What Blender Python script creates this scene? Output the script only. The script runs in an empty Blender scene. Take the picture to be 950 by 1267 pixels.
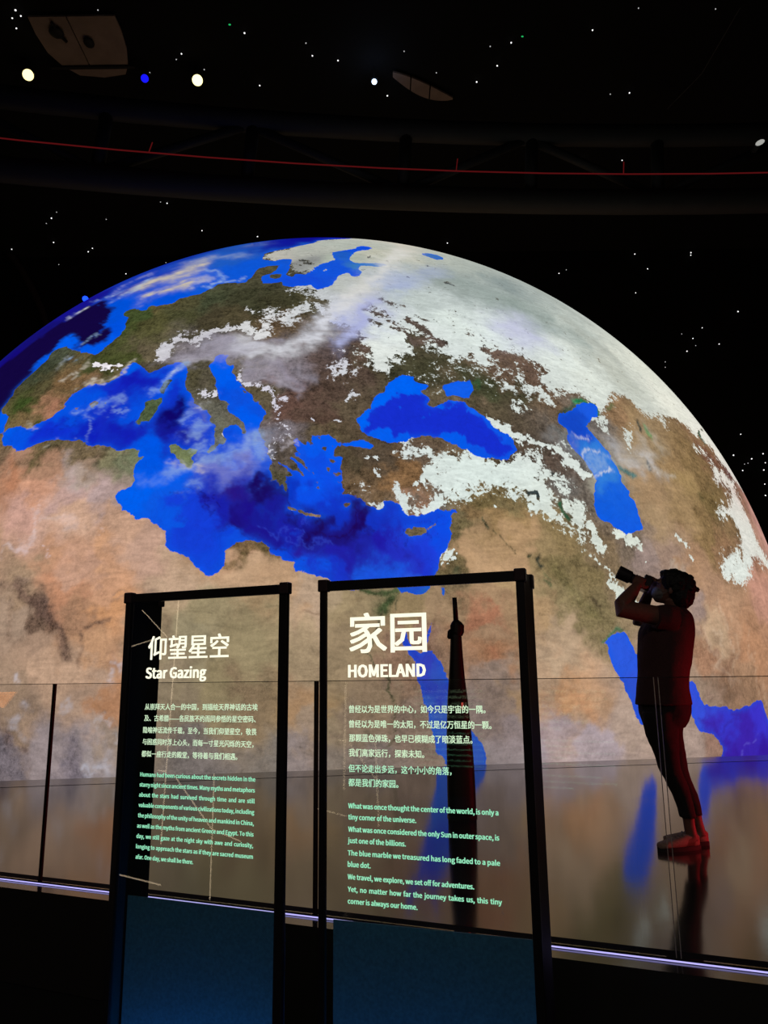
import bpy, bmesh, math, random
import numpy as np
from mathutils import Vector, Matrix, noise as mnoise

sc = bpy.context.scene
col = sc.collection
# ------------------------------------------------------------------ camera, world, exposure, large lights
cam_data = bpy.data.cameras.new('camera')
cam = bpy.data.objects.new('camera', cam_data)
col.objects.link(cam)
CAM = Vector((0, 0, 1.07))
PITCH, ROLL, FOCAL = math.radians(12.1), math.radians(0.7), 957.0
fwd = Vector((0, math.cos(PITCH), math.sin(PITCH)))
up0 = Vector((0, -math.sin(PITCH), math.cos(PITCH)))
rt0 = Vector((1, 0, 0))
rt = rt0*math.cos(ROLL) - up0*math.sin(ROLL)
up = rt0*math.sin(ROLL) + up0*math.cos(ROLL)
cam.matrix_world = Matrix(((rt.x, up.x, -fwd.x, CAM.x), (rt.y, up.y, -fwd.y, CAM.y), (rt.z, up.z, -fwd.z, CAM.z), (0, 0, 0, 1)))
cam_data.sensor_fit = 'VERTICAL'
cam_data.sensor_height = 36.0
cam_data.lens = 36.0*FOCAL/1267.0
cam_data.clip_start, cam_data.clip_end = 0.05, 300
sc.camera = cam
sc.view_settings.view_transform = 'Standard'
sc.view_settings.look = 'None'
sc.view_settings.gamma = 1
sc.view_settings.exposure = 0.0
sc.view_settings.use_curve_mapping = False
world = bpy.data.worlds.new('world')
world.use_nodes = True
world.node_tree.nodes['Background'].inputs[0].default_value = (0.0, 0.0, 0.0, 1)
world.node_tree.nodes['Background'].inputs[1].default_value = 0.0
sc.world = world
sc.cycles.use_denoising = True
sc.cycles.transparent_max_bounces = 24
sc.cycles.max_bounces = 8

def lamp(name, kind, loc, target, energy, color, **kw):
    d = bpy.data.lights.new(name, kind)
    d.energy, d.color = energy, color
    for k, v in kw.items(): setattr(d, k, v)
    o = bpy.data.objects.new(name, d)
    col.objects.link(o)
    o.location = loc
    v = Vector(target) - Vector(loc)
    o.rotation_euler = v.to_track_quat('-Z', 'Y').to_euler()
    return o
# red effect light of the hall, low at the right of the visitor
lamp('red_light', 'SPOT', (4.7, 4.75, 0.30), (1.95, 5.25, 0.5), 250, (1.0, 0.03, 0.05), spot_size=math.radians(48), spot_blend=0.9, shadow_soft_size=0.35)
# added weak fill with no fitting, high behind the camera, to lift the shoes
lamp('fill_light', 'AREA', (-1.5, -5.0, 7.0), (1.0, 5.0, 0.0), 90, (1.0, 0.86, 0.75), shape='DISK', size=2.0)

# ------------------------------------------------------------------ helpers
def lin(c):
    return tuple(((v/255.0)/12.92 if v/255.0 <= 0.04045 else ((v/255.0+0.055)/1.055)**2.4) for v in c)

def nt(m):
    m.use_nodes = True
    t = m.node_tree
    t.nodes.clear()
    return t, t.nodes.new('ShaderNodeOutputMaterial')

def mat(name, rgb, rough=0.5, metal=0.0, ior=1.45, noise_amt=0.15, noise_scale=30, emis=None, estr=0.0, bump=0.0):
    m = bpy.data.materials.new(name)
    t, out = nt(m)
    b = t.nodes.new('ShaderNodeBsdfPrincipled')
    b.inputs['Roughness'].default_value = rough
    b.inputs['Metallic'].default_value = metal
    b.inputs['IOR'].default_value = ior
    tc = t.nodes.new('ShaderNodeTexCoord')
    n = t.nodes.new('ShaderNodeTexNoise')
    n.inputs['Scale'].default_value = noise_scale
    n.inputs['Detail'].default_value = 4
    t.links.new(tc.outputs['Object'], n.inputs['Vector'])
    r = t.nodes.new('ShaderNodeValToRGB')
    r.color_ramp.elements[0].position, r.color_ramp.elements[1].position = 0.3, 0.7
    r.color_ramp.elements[0].color = tuple(v*(1-noise_amt) for v in rgb)+(1,)
    r.color_ramp.elements[1].color = tuple(v*(1+noise_amt) for v in rgb)+(1,)
    t.links.new(n.outputs['Fac'], r.inputs['Fac'])
    t.links.new(r.outputs['Color'], b.inputs['Base Color'])
    if bump:
        bp = t.nodes.new('ShaderNodeBump')
        bp.inputs['Strength'].default_value = bump
        bp.inputs['Distance'].default_value = 0.01
        t.links.new(n.outputs['Fac'], bp.inputs['Height'])
        t.links.new(bp.outputs['Normal'], b.inputs['Normal'])
    if emis:
        b.inputs['Emission Color'].default_value = emis+(1,)
        b.inputs['Emission Strength'].default_value = estr
    t.links.new(b.outputs[0], out.inputs[0])
    return m

def emit(name, rgb, s=1.0):
    m = bpy.data.materials.new(name)
    t, out = nt(m)
    e = t.nodes.new('ShaderNodeEmission')
    e.inputs[0].default_value = tuple(rgb)+(1,)
    e.inputs[1].default_value = s
    t.links.new(e.outputs[0], out.inputs[0])
    return m

def glass(name, tint=(0.97, 0.985, 0.975), refl=1.0):
    m = bpy.data.materials.new(name)
    t, out = nt(m)
    tr = t.nodes.new('ShaderNodeBsdfTransparent')
    tr.inputs[0].default_value = tint+(1,)
    g = t.nodes.new('ShaderNodeBsdfGlossy')
    g.inputs['Roughness'].default_value = 0.0
    g.inputs['Color'].default_value = (refl, refl, refl, 1)
    f = t.nodes.new('ShaderNodeFresnel')
    gm = t.nodes.new('ShaderNodeNewGeometry')
    io = t.nodes.new('ShaderNodeMapRange')          # same Fresnel on the way in and out of the thin sheet
    io.inputs[3].default_value = 1.45; io.inputs[4].default_value = 1/1.45
    t.links.new(gm.outputs['Backfacing'], io.inputs[0]); t.links.new(io.outputs[0], f.inputs['IOR'])
    mx = t.nodes.new('ShaderNodeMixShader')
    t.links.new(f.outputs[0], mx.inputs[0])
    t.links.new(tr.outputs[0], mx.inputs[1])
    t.links.new(g.outputs[0], mx.inputs[2])
    t.links.new(mx.outputs[0], out.inputs[0])
    return m

def tag(o, label=None, cat=None, group=None, kind=None):
    if label: o['label'] = label
    if cat: o['category'] = cat
    if group: o['group'] = group
    if kind: o['kind'] = kind
    return o

def link_bm(name, bm, m, parent=None, smooth=False):
    me = bpy.data.meshes.new(name)
    bmesh.ops.recalc_face_normals(bm, faces=bm.faces)
    bm.to_mesh(me); bm.free()
    me.materials.append(m)
    if smooth: me.shade_smooth()
    o = bpy.data.objects.new(name, me)
    col.objects.link(o)
    if parent: o.parent = parent
    return o

def empty(name, loc=(0, 0, 0), rz=0):
    o = bpy.data.objects.new(name, None)
    col.objects.link(o)
    o.location = loc
    o.rotation_euler = (0, 0, rz)
    o.empty_display_size = 0.1
    return o

def add_box(bm, lo, hi, bevel=0.0, M=None):
    lo, hi = Vector(lo), Vector(hi)
    r = bmesh.ops.create_cube(bm, size=1)
    vs = r['verts']
    c, s = (lo+hi)/2, hi-lo
    for v in vs: v.co = Vector((v.co.x*s.x, v.co.y*s.y, v.co.z*s.z)) + c
    if bevel:
        es = list({e for v in vs for e in v.link_edges})
        rb = bmesh.ops.bevel(bm, geom=es, offset=bevel, segments=2, affect='EDGES', profile=0.5)
        vs = [v for v in rb['verts']] + [v for v in vs if v.is_valid]
        vs = list({v for v in vs if v.is_valid})
    if M: 
        for v in vs: v.co = M @ v.co
    return vs

def box(name, lo, hi, m, parent=None, bevel=0.0, M=None):
    bm = bmesh.new()
    add_box(bm, lo, hi, bevel, M)
    return link_bm(name, bm, m, parent)

def add_tube(bm, pts, rad, seg=10, cap=True, squash=None):
    """tube along points; rad a number or a list"""
    pts = [Vector(p) for p in pts]
    n = len(pts)
    rad = [rad]*n if not isinstance(rad, (list, tuple)) else rad
    rings = []
    prev = None
    for i, p in enumerate(pts):
        t = (pts[min(i+1, n-1)] - pts[max(i-1, 0)]).normalized()
        if prev is None:
            a = Vector((0, 0, 1)) if abs(t.z) < 0.9 else Vector((1, 0, 0))
            u = t.cross(a).normalized()
        else:
            u = (prev - t*prev.dot(t)).normalized()
        prev = u
        w = t.cross(u).normalized()
        rings.append([bm.verts.new(p + (u*math.cos(2*math.pi*k/seg) + w*math.sin(2*math.pi*k/seg)*(squash or 1))*rad[i]) for k in range(seg)])
    for i in range(n-1):
        for k in range(seg):
            bm.faces.new((rings[i][k], rings[i][(k+1) % seg], rings[i+1][(k+1) % seg], rings[i+1][k]))
    if cap:
        bm.faces.new(rings[0][::-1]); bm.faces.new(rings[-1])

def add_rings(bm, rings, seg=24, cap=True, sup=1.0):
    """loft of level ellipses: x, y, z, half width, half depth"""
    L = []
    for x, y, z, a, b in rings:
        L.append([bm.verts.new((x + a*math.copysign(abs(math.cos(t))**sup, math.cos(t)), y + b*math.copysign(abs(math.sin(t))**sup, math.sin(t)), z)) for t in [2*math.pi*k/seg for k in range(seg)]])
    for i in range(len(L)-1):
        for k in range(seg):
            bm.faces.new((L[i][k], L[i][(k+1) % seg], L[i+1][(k+1) % seg], L[i+1][k]))
    if cap:
        bm.faces.new(L[0][::-1]); bm.faces.new(L[-1])

def interp_rings(R, n=4):
    """smooth (Catmull-Rom) refinement of a ring list"""
    out = []
    for i in range(len(R)-1):
        p0, p1, p2, p3 = R[max(i-1, 0)], R[i], R[i+1], R[min(i+2, len(R)-1)]
        for k in range(n):
            t = k/n
            out.append([0.5*((2*b) + (c-a)*t + (2*a-5*b+4*c-d)*t*t + (-a+3*b-3*c+d)*t**3) for a, b, c, d in zip(p0, p1, p2, p3)])
    out.append(list(R[-1]))
    return out

def add_ball(bm, c, r, M=None, sub=3):
    rr = bmesh.ops.create_icosphere(bm, subdivisions=sub, radius=1)
    for v in rr['verts']:
        p = Vector((v.co.x*r[0], v.co.y*r[1], v.co.z*r[2]))
        if M: p = M @ p
        v.co = p + Vector(c)
    return rr['verts']

# ------------------------------------------------------------------ materials
M_black = mat('black_paint', (0.0022, 0.0022, 0.0024), 0.9, noise_scale=2)
M_hall = mat('black_hall_lining', (0.0010, 0.0010, 0.0012), 1.0, noise_scale=0.4)
M_steel = mat('dark_truss_steel', (0.012, 0.012, 0.0115), 0.7, noise_scale=3)
M_frame = mat('black_anodised_frame', (0.010, 0.009, 0.011), 0.35, noise_scale=60)
M_side = mat('dark_plum_side_board', (0.020, 0.010, 0.015), 0.45, noise_scale=40)
M_inner = mat('black_inner_board', (0.004, 0.0045, 0.0045), 0.6, noise_scale=40)
M_cap = mat('black_corner_cap', (0.035, 0.022, 0.026), 0.3, noise_scale=90)
M_sheet = mat('teal_acrylic_sheet', (0.05, 0.16, 0.22), 0.55, noise_scale=120, noise_amt=0.2)
M_glass = glass('balustrade_glass', (0.955, 0.955, 0.955))
M_pane = glass('sign_glass', (0.93, 0.955, 0.915), 0.9)
M_edge = mat('dark_glass_edge', (0.02, 0.012, 0.012), 0.3, noise_scale=100)
M_edge_lit = mat('polished_glass_edge_lit', (0.35, 0.30, 0.30), 0.25, noise_scale=100)  # pale tone paints in the light these edges catch
M_shoe = mat('dark_base_channel', (0.003, 0.003, 0.006), 0.85, ior=1.15, noise_scale=50)
M_led = emit('violet_led_line', lin((185, 178, 255)), 1.15)
def floor_mat():
    m = bpy.data.materials.new('glossy_dark_floor')
    t, out = nt(m)
    b = t.nodes.new('ShaderNodeBsdfPrincipled')
    tc = t.nodes.new('ShaderNodeTexCoord')
    n = t.nodes.new('ShaderNodeTexNoise'); n.inputs['Scale'].default_value = 1.3; n.inputs['Detail'].default_value = 6
    t.links.new(tc.outputs['Object'], n.inputs['Vector'])
    r = t.nodes.new('ShaderNodeMapRange'); r.inputs[3].default_value = 0.07; r.inputs[4].default_value = 0.15
    t.links.new(n.outputs['Fac'], r.inputs[0]); t.links.new(r.outputs[0], b.inputs['Roughness'])
    b.inputs['Base Color'].default_value = (0.022, 0.020, 0.019, 1)
    b.inputs['IOR'].default_value = 1.62
    w = t.nodes.new('ShaderNodeTexNoise'); w.inputs['Scale'].default_value = 7
    t.links.new(tc.outputs['Object'], w.inputs['Vector'])
    bp = t.nodes.new('ShaderNodeBump'); bp.inputs['Strength'].default_value = 0.03; bp.inputs['Distance'].default_value = 0.01
    t.links.new(w.outputs['Fac'], bp.inputs['Height']); t.links.new(bp.outputs[0], b.inputs['Normal'])
    t.links.new(b.outputs[0], out.inputs[0])
    return m
M_floor = floor_mat()
M_strip = mat('polished_grey_edge_strip', (0.16, 0.16, 0.18), 0.16, ior=1.7, noise_scale=20)

# ------------------------------------------------------------------ the setting
GD = Vector((0.91911, -0.39400, 0)); GN = Vector((0.39400, 0.91911, 0)); G0 = Vector((-2.168, 4.646, 0))
def gpt(s, d=0, z=0): return G0 + GD*s + GN*d + Vector((0, 0, z))
def prism(name, pts, z0, z1, m, kind='structure', parent=None):
    bm = bmesh.new()
    a = [bm.verts.new((p[0], p[1], z0)) for p in pts]; b = [bm.verts.new((p[0], p[1], z1)) for p in pts]
    bm.faces.new(a[::-1]); bm.faces.new(b)
    for i in range(len(pts)):
        j = (i+1) % len(pts)
        bm.faces.new((a[i], a[j], b[j], b[i]))
    o = link_bm(name, bm, m, parent)
    if kind: o['kind'] = kind
    return o
def edge_y(x): return 9.83 + 0.19*x
fl, fr = gpt(-8, -0.13), gpt(14, -0.13)
prism('floor', [(fl.x, fl.y), (fr.x, fr.y), (16, edge_y(16)), (fl.x, edge_y(fl.x))], -0.45, 0.0, M_floor)
prism('trim_1', [(-8.5, edge_y(-8.5)-0.60), (15.9, edge_y(15.9)-0.60), (15.9, edge_y(15.9)-0.02), (-8.5, edge_y(-8.5)-0.02)], 0.0, 0.003, M_strip)
box('floor', (-24, -8, -0.6), (24, 9.4, -0.455), M_black)['kind'] = 'structure'
box('floor', (-24, -8, -10.6), (24, 32, -10.3), M_black)['kind'] = 'structure'
# the lower floor is cut by the pit under the globe: a ring-shaped pit is not seen, the globe passes through
box('ceiling', (-24, -8, 20), (24, 34, 20.3), M_hall)['kind'] = 'structure'
box('wall_back', (-24, 32, -10.3), (24, 32.3, 20), M_hall)['kind'] = 'structure'
box('wall_left', (-24.3, -8, -10.3), (-24, 32.3, 20), M_hall)['kind'] = 'structure'
box('wall_right', (24, -8, -0.5), (24.3, 32.3, 20), M_hall)['kind'] = 'structure'
box('wall_front', (-24, -8.3, -0.5), (24, -8, 20), M_hall)['kind'] = 'structure'

# ------------------------------------------------------------------ the globe
SEA=[[[-30.4,21.84],[-29.91,21.7],[-29.95,22.18],[-30.21,22.57],[-30.2,23.71],[-30.51,24.17],[-31.28,24.47],[-31.82,25.0],[-31.52,25.69],[-31.06,26.61],[-31.19,27.6],[-30.43,28.66],[-29.58,29.52],[-29.09,30.35],[-28.48,30.94],[-28.51,31.95],[-28.13,32.46],[-27.43,32.48],[-26.7,32.38],[-26.11,31.79],[-24.92,30.88],[-23.73,30.23],[-22.41,29.48],[-21.99,29.34],[-21.54,29.99],[-21.14,30.58],[-21.34,30.01],[-20.8,31.06],[-20.28,31.75],[-20.05,32.66],[-20.33,33.81],[-20.38,34.69],[-21.2,35.54],[-21.15,36.33],[-20.58,36.48],[-19.73,36.25],[-19.42,35.72],[-18.57,35.39],[-18.45,36.01],[-18.37,36.52],[-17.87,36.05],[-17.71,35.73],[-16.94,35.85],[-15.79,35.85],[-15.25,36.62],[-14.67,36.57],[-13.59,36.79],[-13.05,36.99],[-12.22,37.76],[-11.65,38.5],[-10.82,38.59],[-9.52,38.28],[-8.83,38.29],[-8.39,39.14],[-8.25,40.28],[-7.83,41.45],[-7.02,41.86],[-5.74,42.04],[-6.04,40.59],[-6.52,39.8],[-7.31,39.43],[-7.36,38.64],[-7.0,37.83],[-6.31,37.59],[-5.26,37.91],[-4.93,37.02],[-4.11,36.68],[-3.07,36.9],[-2.15,36.88],[-2.27,37.02],[-1.72,36.06],[-1.2,36.2],[-0.68,36.75],[-0.22,36.91],[0.04,37.93],[0.38,39.02],[0.93,39.55],[1.35,39.92],[1.74,39.13],[2.15,39.02],[2.51,39.55],[2.76,40.43],[2.43,41.1],[2.38,41.65],[3.11,41.96],[4.26,41.98],[4.99,42.15],[5.61,42.5],[5.21,43.02],[4.03,42.94],[2.85,42.72],[2.12,42.6],[1.85,43.19],[1.58,43.81],[1.91,45.3],[2.18,46.42],[3.06,47.34],[3.71,47.71],[4.52,49.03],[4.0,49.76],[3.19,49.86],[2.5,48.72],[2.31,47.98],[0.73,46.77],[-0.19,46.11],[-0.26,44.56],[0.04,43.44],[-0.75,42.55],[-1.59,41.94],[-2.11,40.46],[-2.76,39.46],[-1.88,41.55],[-2.26,40.12],[-2.91,39.3],[-4.02,39.53],[-4.25,38.9],[-4.81,39.1],[-4.86,39.76],[-4.67,40.96],[-4.66,43.78],[-5.62,43.92],[-6.3,43.37],[-6.9,43.49],[-7.9,44.4],[-7.86,46.46],[-6.71,47.3],[-5.24,48.23],[-3.73,49.42],[-2.2,51.2],[-2.38,52.07],[-0.9,53.66],[1.72,55.49],[2.91,60.56],[0.66,61.67],[-3.86,61.54],[-8.39,61.63],[-12.97,61.91],[-18.43,59.72],[-23.9,57.9],[-29.46,56.4],[-33.01,52.48],[-36.56,48.9],[-40.17,45.6],[-43.9,42.57],[-49.82,37.11],[-49.96,32.09],[-44.4,24.23],[-35.44,18.34],[-32.43,21.59]],
[[-29.7,21.8],[-29.35,22.17],[-28.34,22.13],[-27.35,21.65],[-26.5,21.43],[-26.29,21.68],[-25.31,21.9],[-24.52,22.17],[-23.95,22.64],[-23.36,22.81],[-23.5,23.47],[-23.15,24.18],[-22.73,24.64],[-22.13,24.98],[-21.5,25.24],[-20.66,25.21],[-19.54,25.03],[-18.95,25.31],[-18.66,25.74],[-18.58,26.49],[-18.09,26.9],[-17.87,26.96],[-17.5,27.05],[-16.85,26.47],[-16.33,25.86],[-15.6,25.39],[-15.15,25.64],[-14.48,26.02],[-13.76,26.15],[-13.3,26.32],[-12.76,25.99],[-12.43,25.44],[-12.39,24.8],[-12.38,24.01],[-12.07,23.06],[-11.61,22.27],[-11.14,21.37],[-10.53,20.96],[-10.01,20.3],[-9.69,19.87],[-9.68,19.34],[-9.28,19.05],[-9.25,18.28],[-9.18,17.53],[-9.14,17.4],[-9.62,16.94],[-9.79,16.53],[-9.47,16.45],[-9.08,16.78],[-8.91,17.26],[-8.34,17.35],[-8.27,17.72],[-8.57,18.17],[-8.56,18.55],[-8.11,18.97],[-7.69,19.01],[-7.23,18.54],[-7.09,18.09],[-6.77,18.07],[-6.75,18.51],[-6.94,18.91],[-7.52,19.59],[-8.0,20.15],[-8.36,20.44],[-8.44,20.79],[-8.19,20.98],[-8.54,21.21],[-9.01,21.46],[-9.49,22.35],[-9.65,23.25],[-9.8,24.02],[-10.31,24.85],[-10.4,25.5],[-10.13,26.13],[-10.01,26.62],[-9.49,26.69],[-8.94,26.55],[-9.06,26.01],[-9.05,25.44],[-8.68,25.24],[-8.53,25.47],[-8.36,24.97],[-8.5,24.67],[-8.14,23.86],[-7.74,23.23],[-7.24,22.61],[-6.63,21.85],[-6.02,20.99],[-5.44,20.28],[-5.26,19.94],[-5.5,19.62],[-5.67,18.98],[-5.79,18.35],[-5.6,17.84],[-5.27,17.45],[-5.24,16.96],[-4.81,16.47],[-5.0,16.24],[-4.77,15.76],[-4.35,15.4],[-4.8,15.29],[-4.84,14.95],[-4.61,14.37],[-4.69,13.98],[-4.29,13.97],[-4.07,13.41],[-3.83,13.52],[-3.56,13.07],[-3.47,13.4],[-3.59,13.96],[-3.61,14.41],[-3.15,14.17],[-3.06,14.4],[-3.22,14.68],[-3.99,15.27],[-4.1,15.45],[-3.58,15.15],[-3.07,14.8],[-2.56,14.62],[-2.36,14.39],[-2.37,14.67],[-2.88,15.31],[-3.25,15.78],[-3.0,15.72],[-2.38,15.19],[-1.86,14.61],[-1.97,14.96],[-2.28,15.42],[-2.8,15.95],[-3.01,16.25],[-2.71,16.37],[-2.6,16.07],[-2.93,16.85],[-3.1,17.46],[-2.85,17.7],[-2.64,17.33],[-2.22,16.9],[-2.12,17.26],[-1.76,16.96],[-1.81,17.26],[-1.5,17.02],[-1.87,17.57],[-1.83,17.88],[-1.31,17.88],[-0.59,17.82],[0.04,17.57],[0.34,17.15],[0.86,17.09],[1.38,17.35],[1.9,17.42],[2.51,17.25],[3.03,16.96],[2.71,16.65],[2.09,16.75],[1.47,16.8],[1.06,16.91],[0.55,16.97],[0.19,16.72],[0.04,16.24],[-0.07,16.0],[0.54,15.95],[0.44,15.54],[0.54,15.19],[0.44,14.73],[0.54,14.16],[0.59,13.82],[0.58,13.38],[0.78,13.05],[0.43,12.78],[0.93,12.78],[1.32,12.78],[1.72,12.46],[2.21,12.31],[2.2,11.98],[2.69,11.78],[3.38,11.68],[3.67,12.33],[4.22,12.24],[4.72,12.04],[5.0,11.67],[5.33,11.25],[5.89,11.21],[6.49,11.23],[7.12,11.58],[7.55,11.86],[7.95,11.66],[8.47,11.63],[8.95,11.87],[8.99,11.6],[8.54,11.2],[8.68,10.94],[8.43,10.4],[8.51,9.98],[8.42,9.46],[8.19,8.93],[7.85,8.41],[7.52,7.8],[7.18,6.99],[6.96,6.5],[6.69,5.91],[6.43,5.52],[6.04,5.39],[5.56,5.46],[5.17,5.46],[4.69,5.46],[4.51,5.74],[4.23,5.94],[3.85,6.03],[2.9,6.12],[2.04,5.93],[1.66,5.69],[1.48,5.69],[0.98,5.73],[0.36,5.84],[-0.3,6.24],[-0.46,6.36],[-0.93,6.61],[-1.64,6.91],[-1.99,7.04],[-2.58,7.05],[-2.77,7.6],[-3.54,7.85],[-3.9,8.1],[-4.51,8.42],[-4.58,8.73],[-5.14,9.18],[-5.74,9.32],[-6.47,9.28],[-7.18,9.05],[-7.58,8.62],[-7.61,8.0],[-7.64,7.51],[-8.03,7.03],[-8.62,6.8],[-8.93,6.83],[-9.24,7.08],[-9.67,7.58],[-10.4,8.21],[-11.02,8.48],[-11.65,8.71],[-12.04,9.09],[-12.14,9.6],[-12.2,10.23],[-12.65,10.57],[-13.21,10.97],[-13.88,11.28],[-14.53,11.33],[-15.13,11.81],[-15.74,12.24],[-15.85,12.64],[-16.14,12.72],[-16.41,13.02],[-16.58,13.38],[-16.41,13.7],[-15.88,13.94],[-15.36,14.18],[-15.15,14.63],[-15.36,15.59],[-15.3,15.98],[-14.62,16.64],[-15.18,16.63],[-15.27,17.2],[-15.65,17.43],[-16.23,17.44],[-17.05,17.41],[-17.58,17.74],[-18.1,17.94],[-18.77,18.22],[-19.39,18.1],[-20.1,18.48],[-20.59,18.89],[-21.41,19.1],[-22.51,19.23],[-23.42,19.53],[-24.41,19.59],[-25.24,19.48],[-25.93,19.34],[-26.57,19.06],[-27.4,19.24],[-28.08,19.82],[-29.4,20.28],[-29.74,20.89],[-29.84,21.53]],
[[1.71,19.31],[2.14,19.85],[2.31,20.26],[2.8,20.35],[3.04,21.39],[3.56,21.98],[4.11,22.08],[4.27,22.96],[4.97,23.54],[5.46,24.11],[5.92,24.15],[6.66,24.07],[6.35,23.81],[6.67,23.45],[7.11,23.27],[7.67,23.1],[7.54,22.86],[6.94,22.51],[7.25,22.18],[7.57,21.99],[7.59,21.56],[7.44,21.13],[7.94,20.96],[8.42,21.29],[8.89,21.48],[9.27,21.81],[9.85,21.8],[10.55,21.74],[10.85,21.35],[11.24,21.18],[11.78,20.76],[12.3,20.27],[12.81,19.65],[13.32,19.1],[14.01,18.85],[14.41,18.38],[14.58,17.48],[14.2,16.99],[13.67,16.55],[13.05,16.3],[12.26,16.47],[11.35,16.38],[10.7,16.63],[10.41,17.04],[9.96,17.0],[9.6,17.28],[9.57,17.53],[9.01,17.48],[8.71,17.78],[8.5,17.95],[7.96,17.97],[6.98,18.03],[6.22,17.85],[5.34,17.49],[5.06,17.23],[4.54,17.26],[4.02,17.34],[3.19,17.58],[2.57,17.81],[2.1,18.17],[1.96,18.8]],
[[8.88,23.01],[9.04,23.41],[9.65,23.64],[10.17,23.94],[10.9,24.04],[11.41,24.2],[11.57,23.6],[11.61,23.07],[11.32,22.65],[11.13,22.18],[10.77,22.13],[10.32,22.3],[9.85,22.31],[9.26,22.2],[9.06,22.51]],
[[21.5,23.02],[21.79,23.49],[22.55,24.02],[23.54,24.2],[24.12,24.03],[24.08,23.19],[23.97,22.6],[23.1,22.3],[22.62,21.72],[22.09,21.14],[22.46,20.63],[22.99,19.86],[23.52,19.1],[23.99,18.62],[24.06,17.79],[24.49,17.19],[24.61,16.53],[24.54,15.71],[24.88,15.31],[25.27,15.04],[25.0,14.61],[25.62,14.06],[25.68,13.43],[25.68,12.55],[25.89,11.59],[25.06,11.31],[23.95,11.0],[23.27,11.17],[22.63,11.46],[22.16,11.88],[21.5,11.99],[21.1,12.36],[21.02,12.95],[21.16,13.94],[21.59,15.26],[21.79,15.54],[21.59,16.16],[21.17,16.75],[20.9,17.37],[20.24,18.07],[19.87,18.83],[19.78,19.66],[19.93,20.26],[19.49,20.76],[19.24,20.85],[19.17,21.13],[19.5,21.95],[20.14,22.24],[20.79,22.54]],
[[5.09,1.46],[5.46,0.65],[5.76,-0.8],[6.08,-1.87],[6.39,-3.14],[6.71,-4.37],[6.92,-5.32],[7.31,-5.6],[7.75,-6.77],[6.85,-8.32],[6.31,-11.47],[6.15,-13.8],[6.01,-16.19],[5.88,-18.65],[8.16,-18.88],[8.55,-16.41],[8.97,-14.01],[9.4,-11.67],[9.82,-9.27],[10.26,-6.89],[10.33,-5.82],[10.17,-5.17],[9.72,-4.3],[9.21,-3.8],[8.72,-2.56],[8.18,-1.21],[7.58,-0.07],[7.26,0.58],[7.05,1.07],[6.72,1.56],[6.27,1.57],[5.87,1.3],[5.48,1.52]],
[[6.76,3.33],[6.6,2.67],[6.38,2.02],[6.23,1.57],[6.16,1.57],[6.3,2.3],[6.46,2.86]],
[[5.19,1.35],[4.76,1.95],[4.55,2.72],[4.72,2.83],[5.1,2.17],[5.48,1.46]],
[[20.08,2.09],[20.57,2.46],[21.55,2.92],[22.21,2.93],[22.62,2.34],[23.01,1.6],[23.33,1.01],[23.63,0.12],[23.78,-1.35],[24.07,-2.68],[24.38,-4.0],[23.96,-4.42],[23.4,-3.95],[23.02,-3.79],[22.59,-2.91],[22.36,-2.18],[21.95,-1.38],[21.47,-0.51],[20.98,0.14],[20.63,1.22],[20.43,1.95]],
[[28.7,-0.93],[29.42,-1.02],[29.71,-1.65],[30.12,-2.45],[30.85,-2.87],[31.91,-2.99],[33.03,-3.04],[34.79,-3.46],[35.78,-3.34],[37.18,-3.24],[38.34,-2.95],[39.6,-2.66],[40.31,-3.58],[41.06,-4.71],[47.31,-8.39],[56.53,-16.89],[39.01,-12.69],[32.25,-11.52],[32.59,-7.36],[32.76,-6.57],[32.23,-5.89],[31.18,-5.17],[29.67,-4.84],[29.1,-4.26],[28.81,-3.32],[28.64,-2.55]],
[[7.56,5.97],[7.74,5.92],[7.62,5.44],[7.47,5.48]],
[[9.96,49.2],[11.37,50.8],[12.58,50.71],[13.37,50.25],[12.96,48.39],[11.95,47.6],[10.91,48.34]]]
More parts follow.
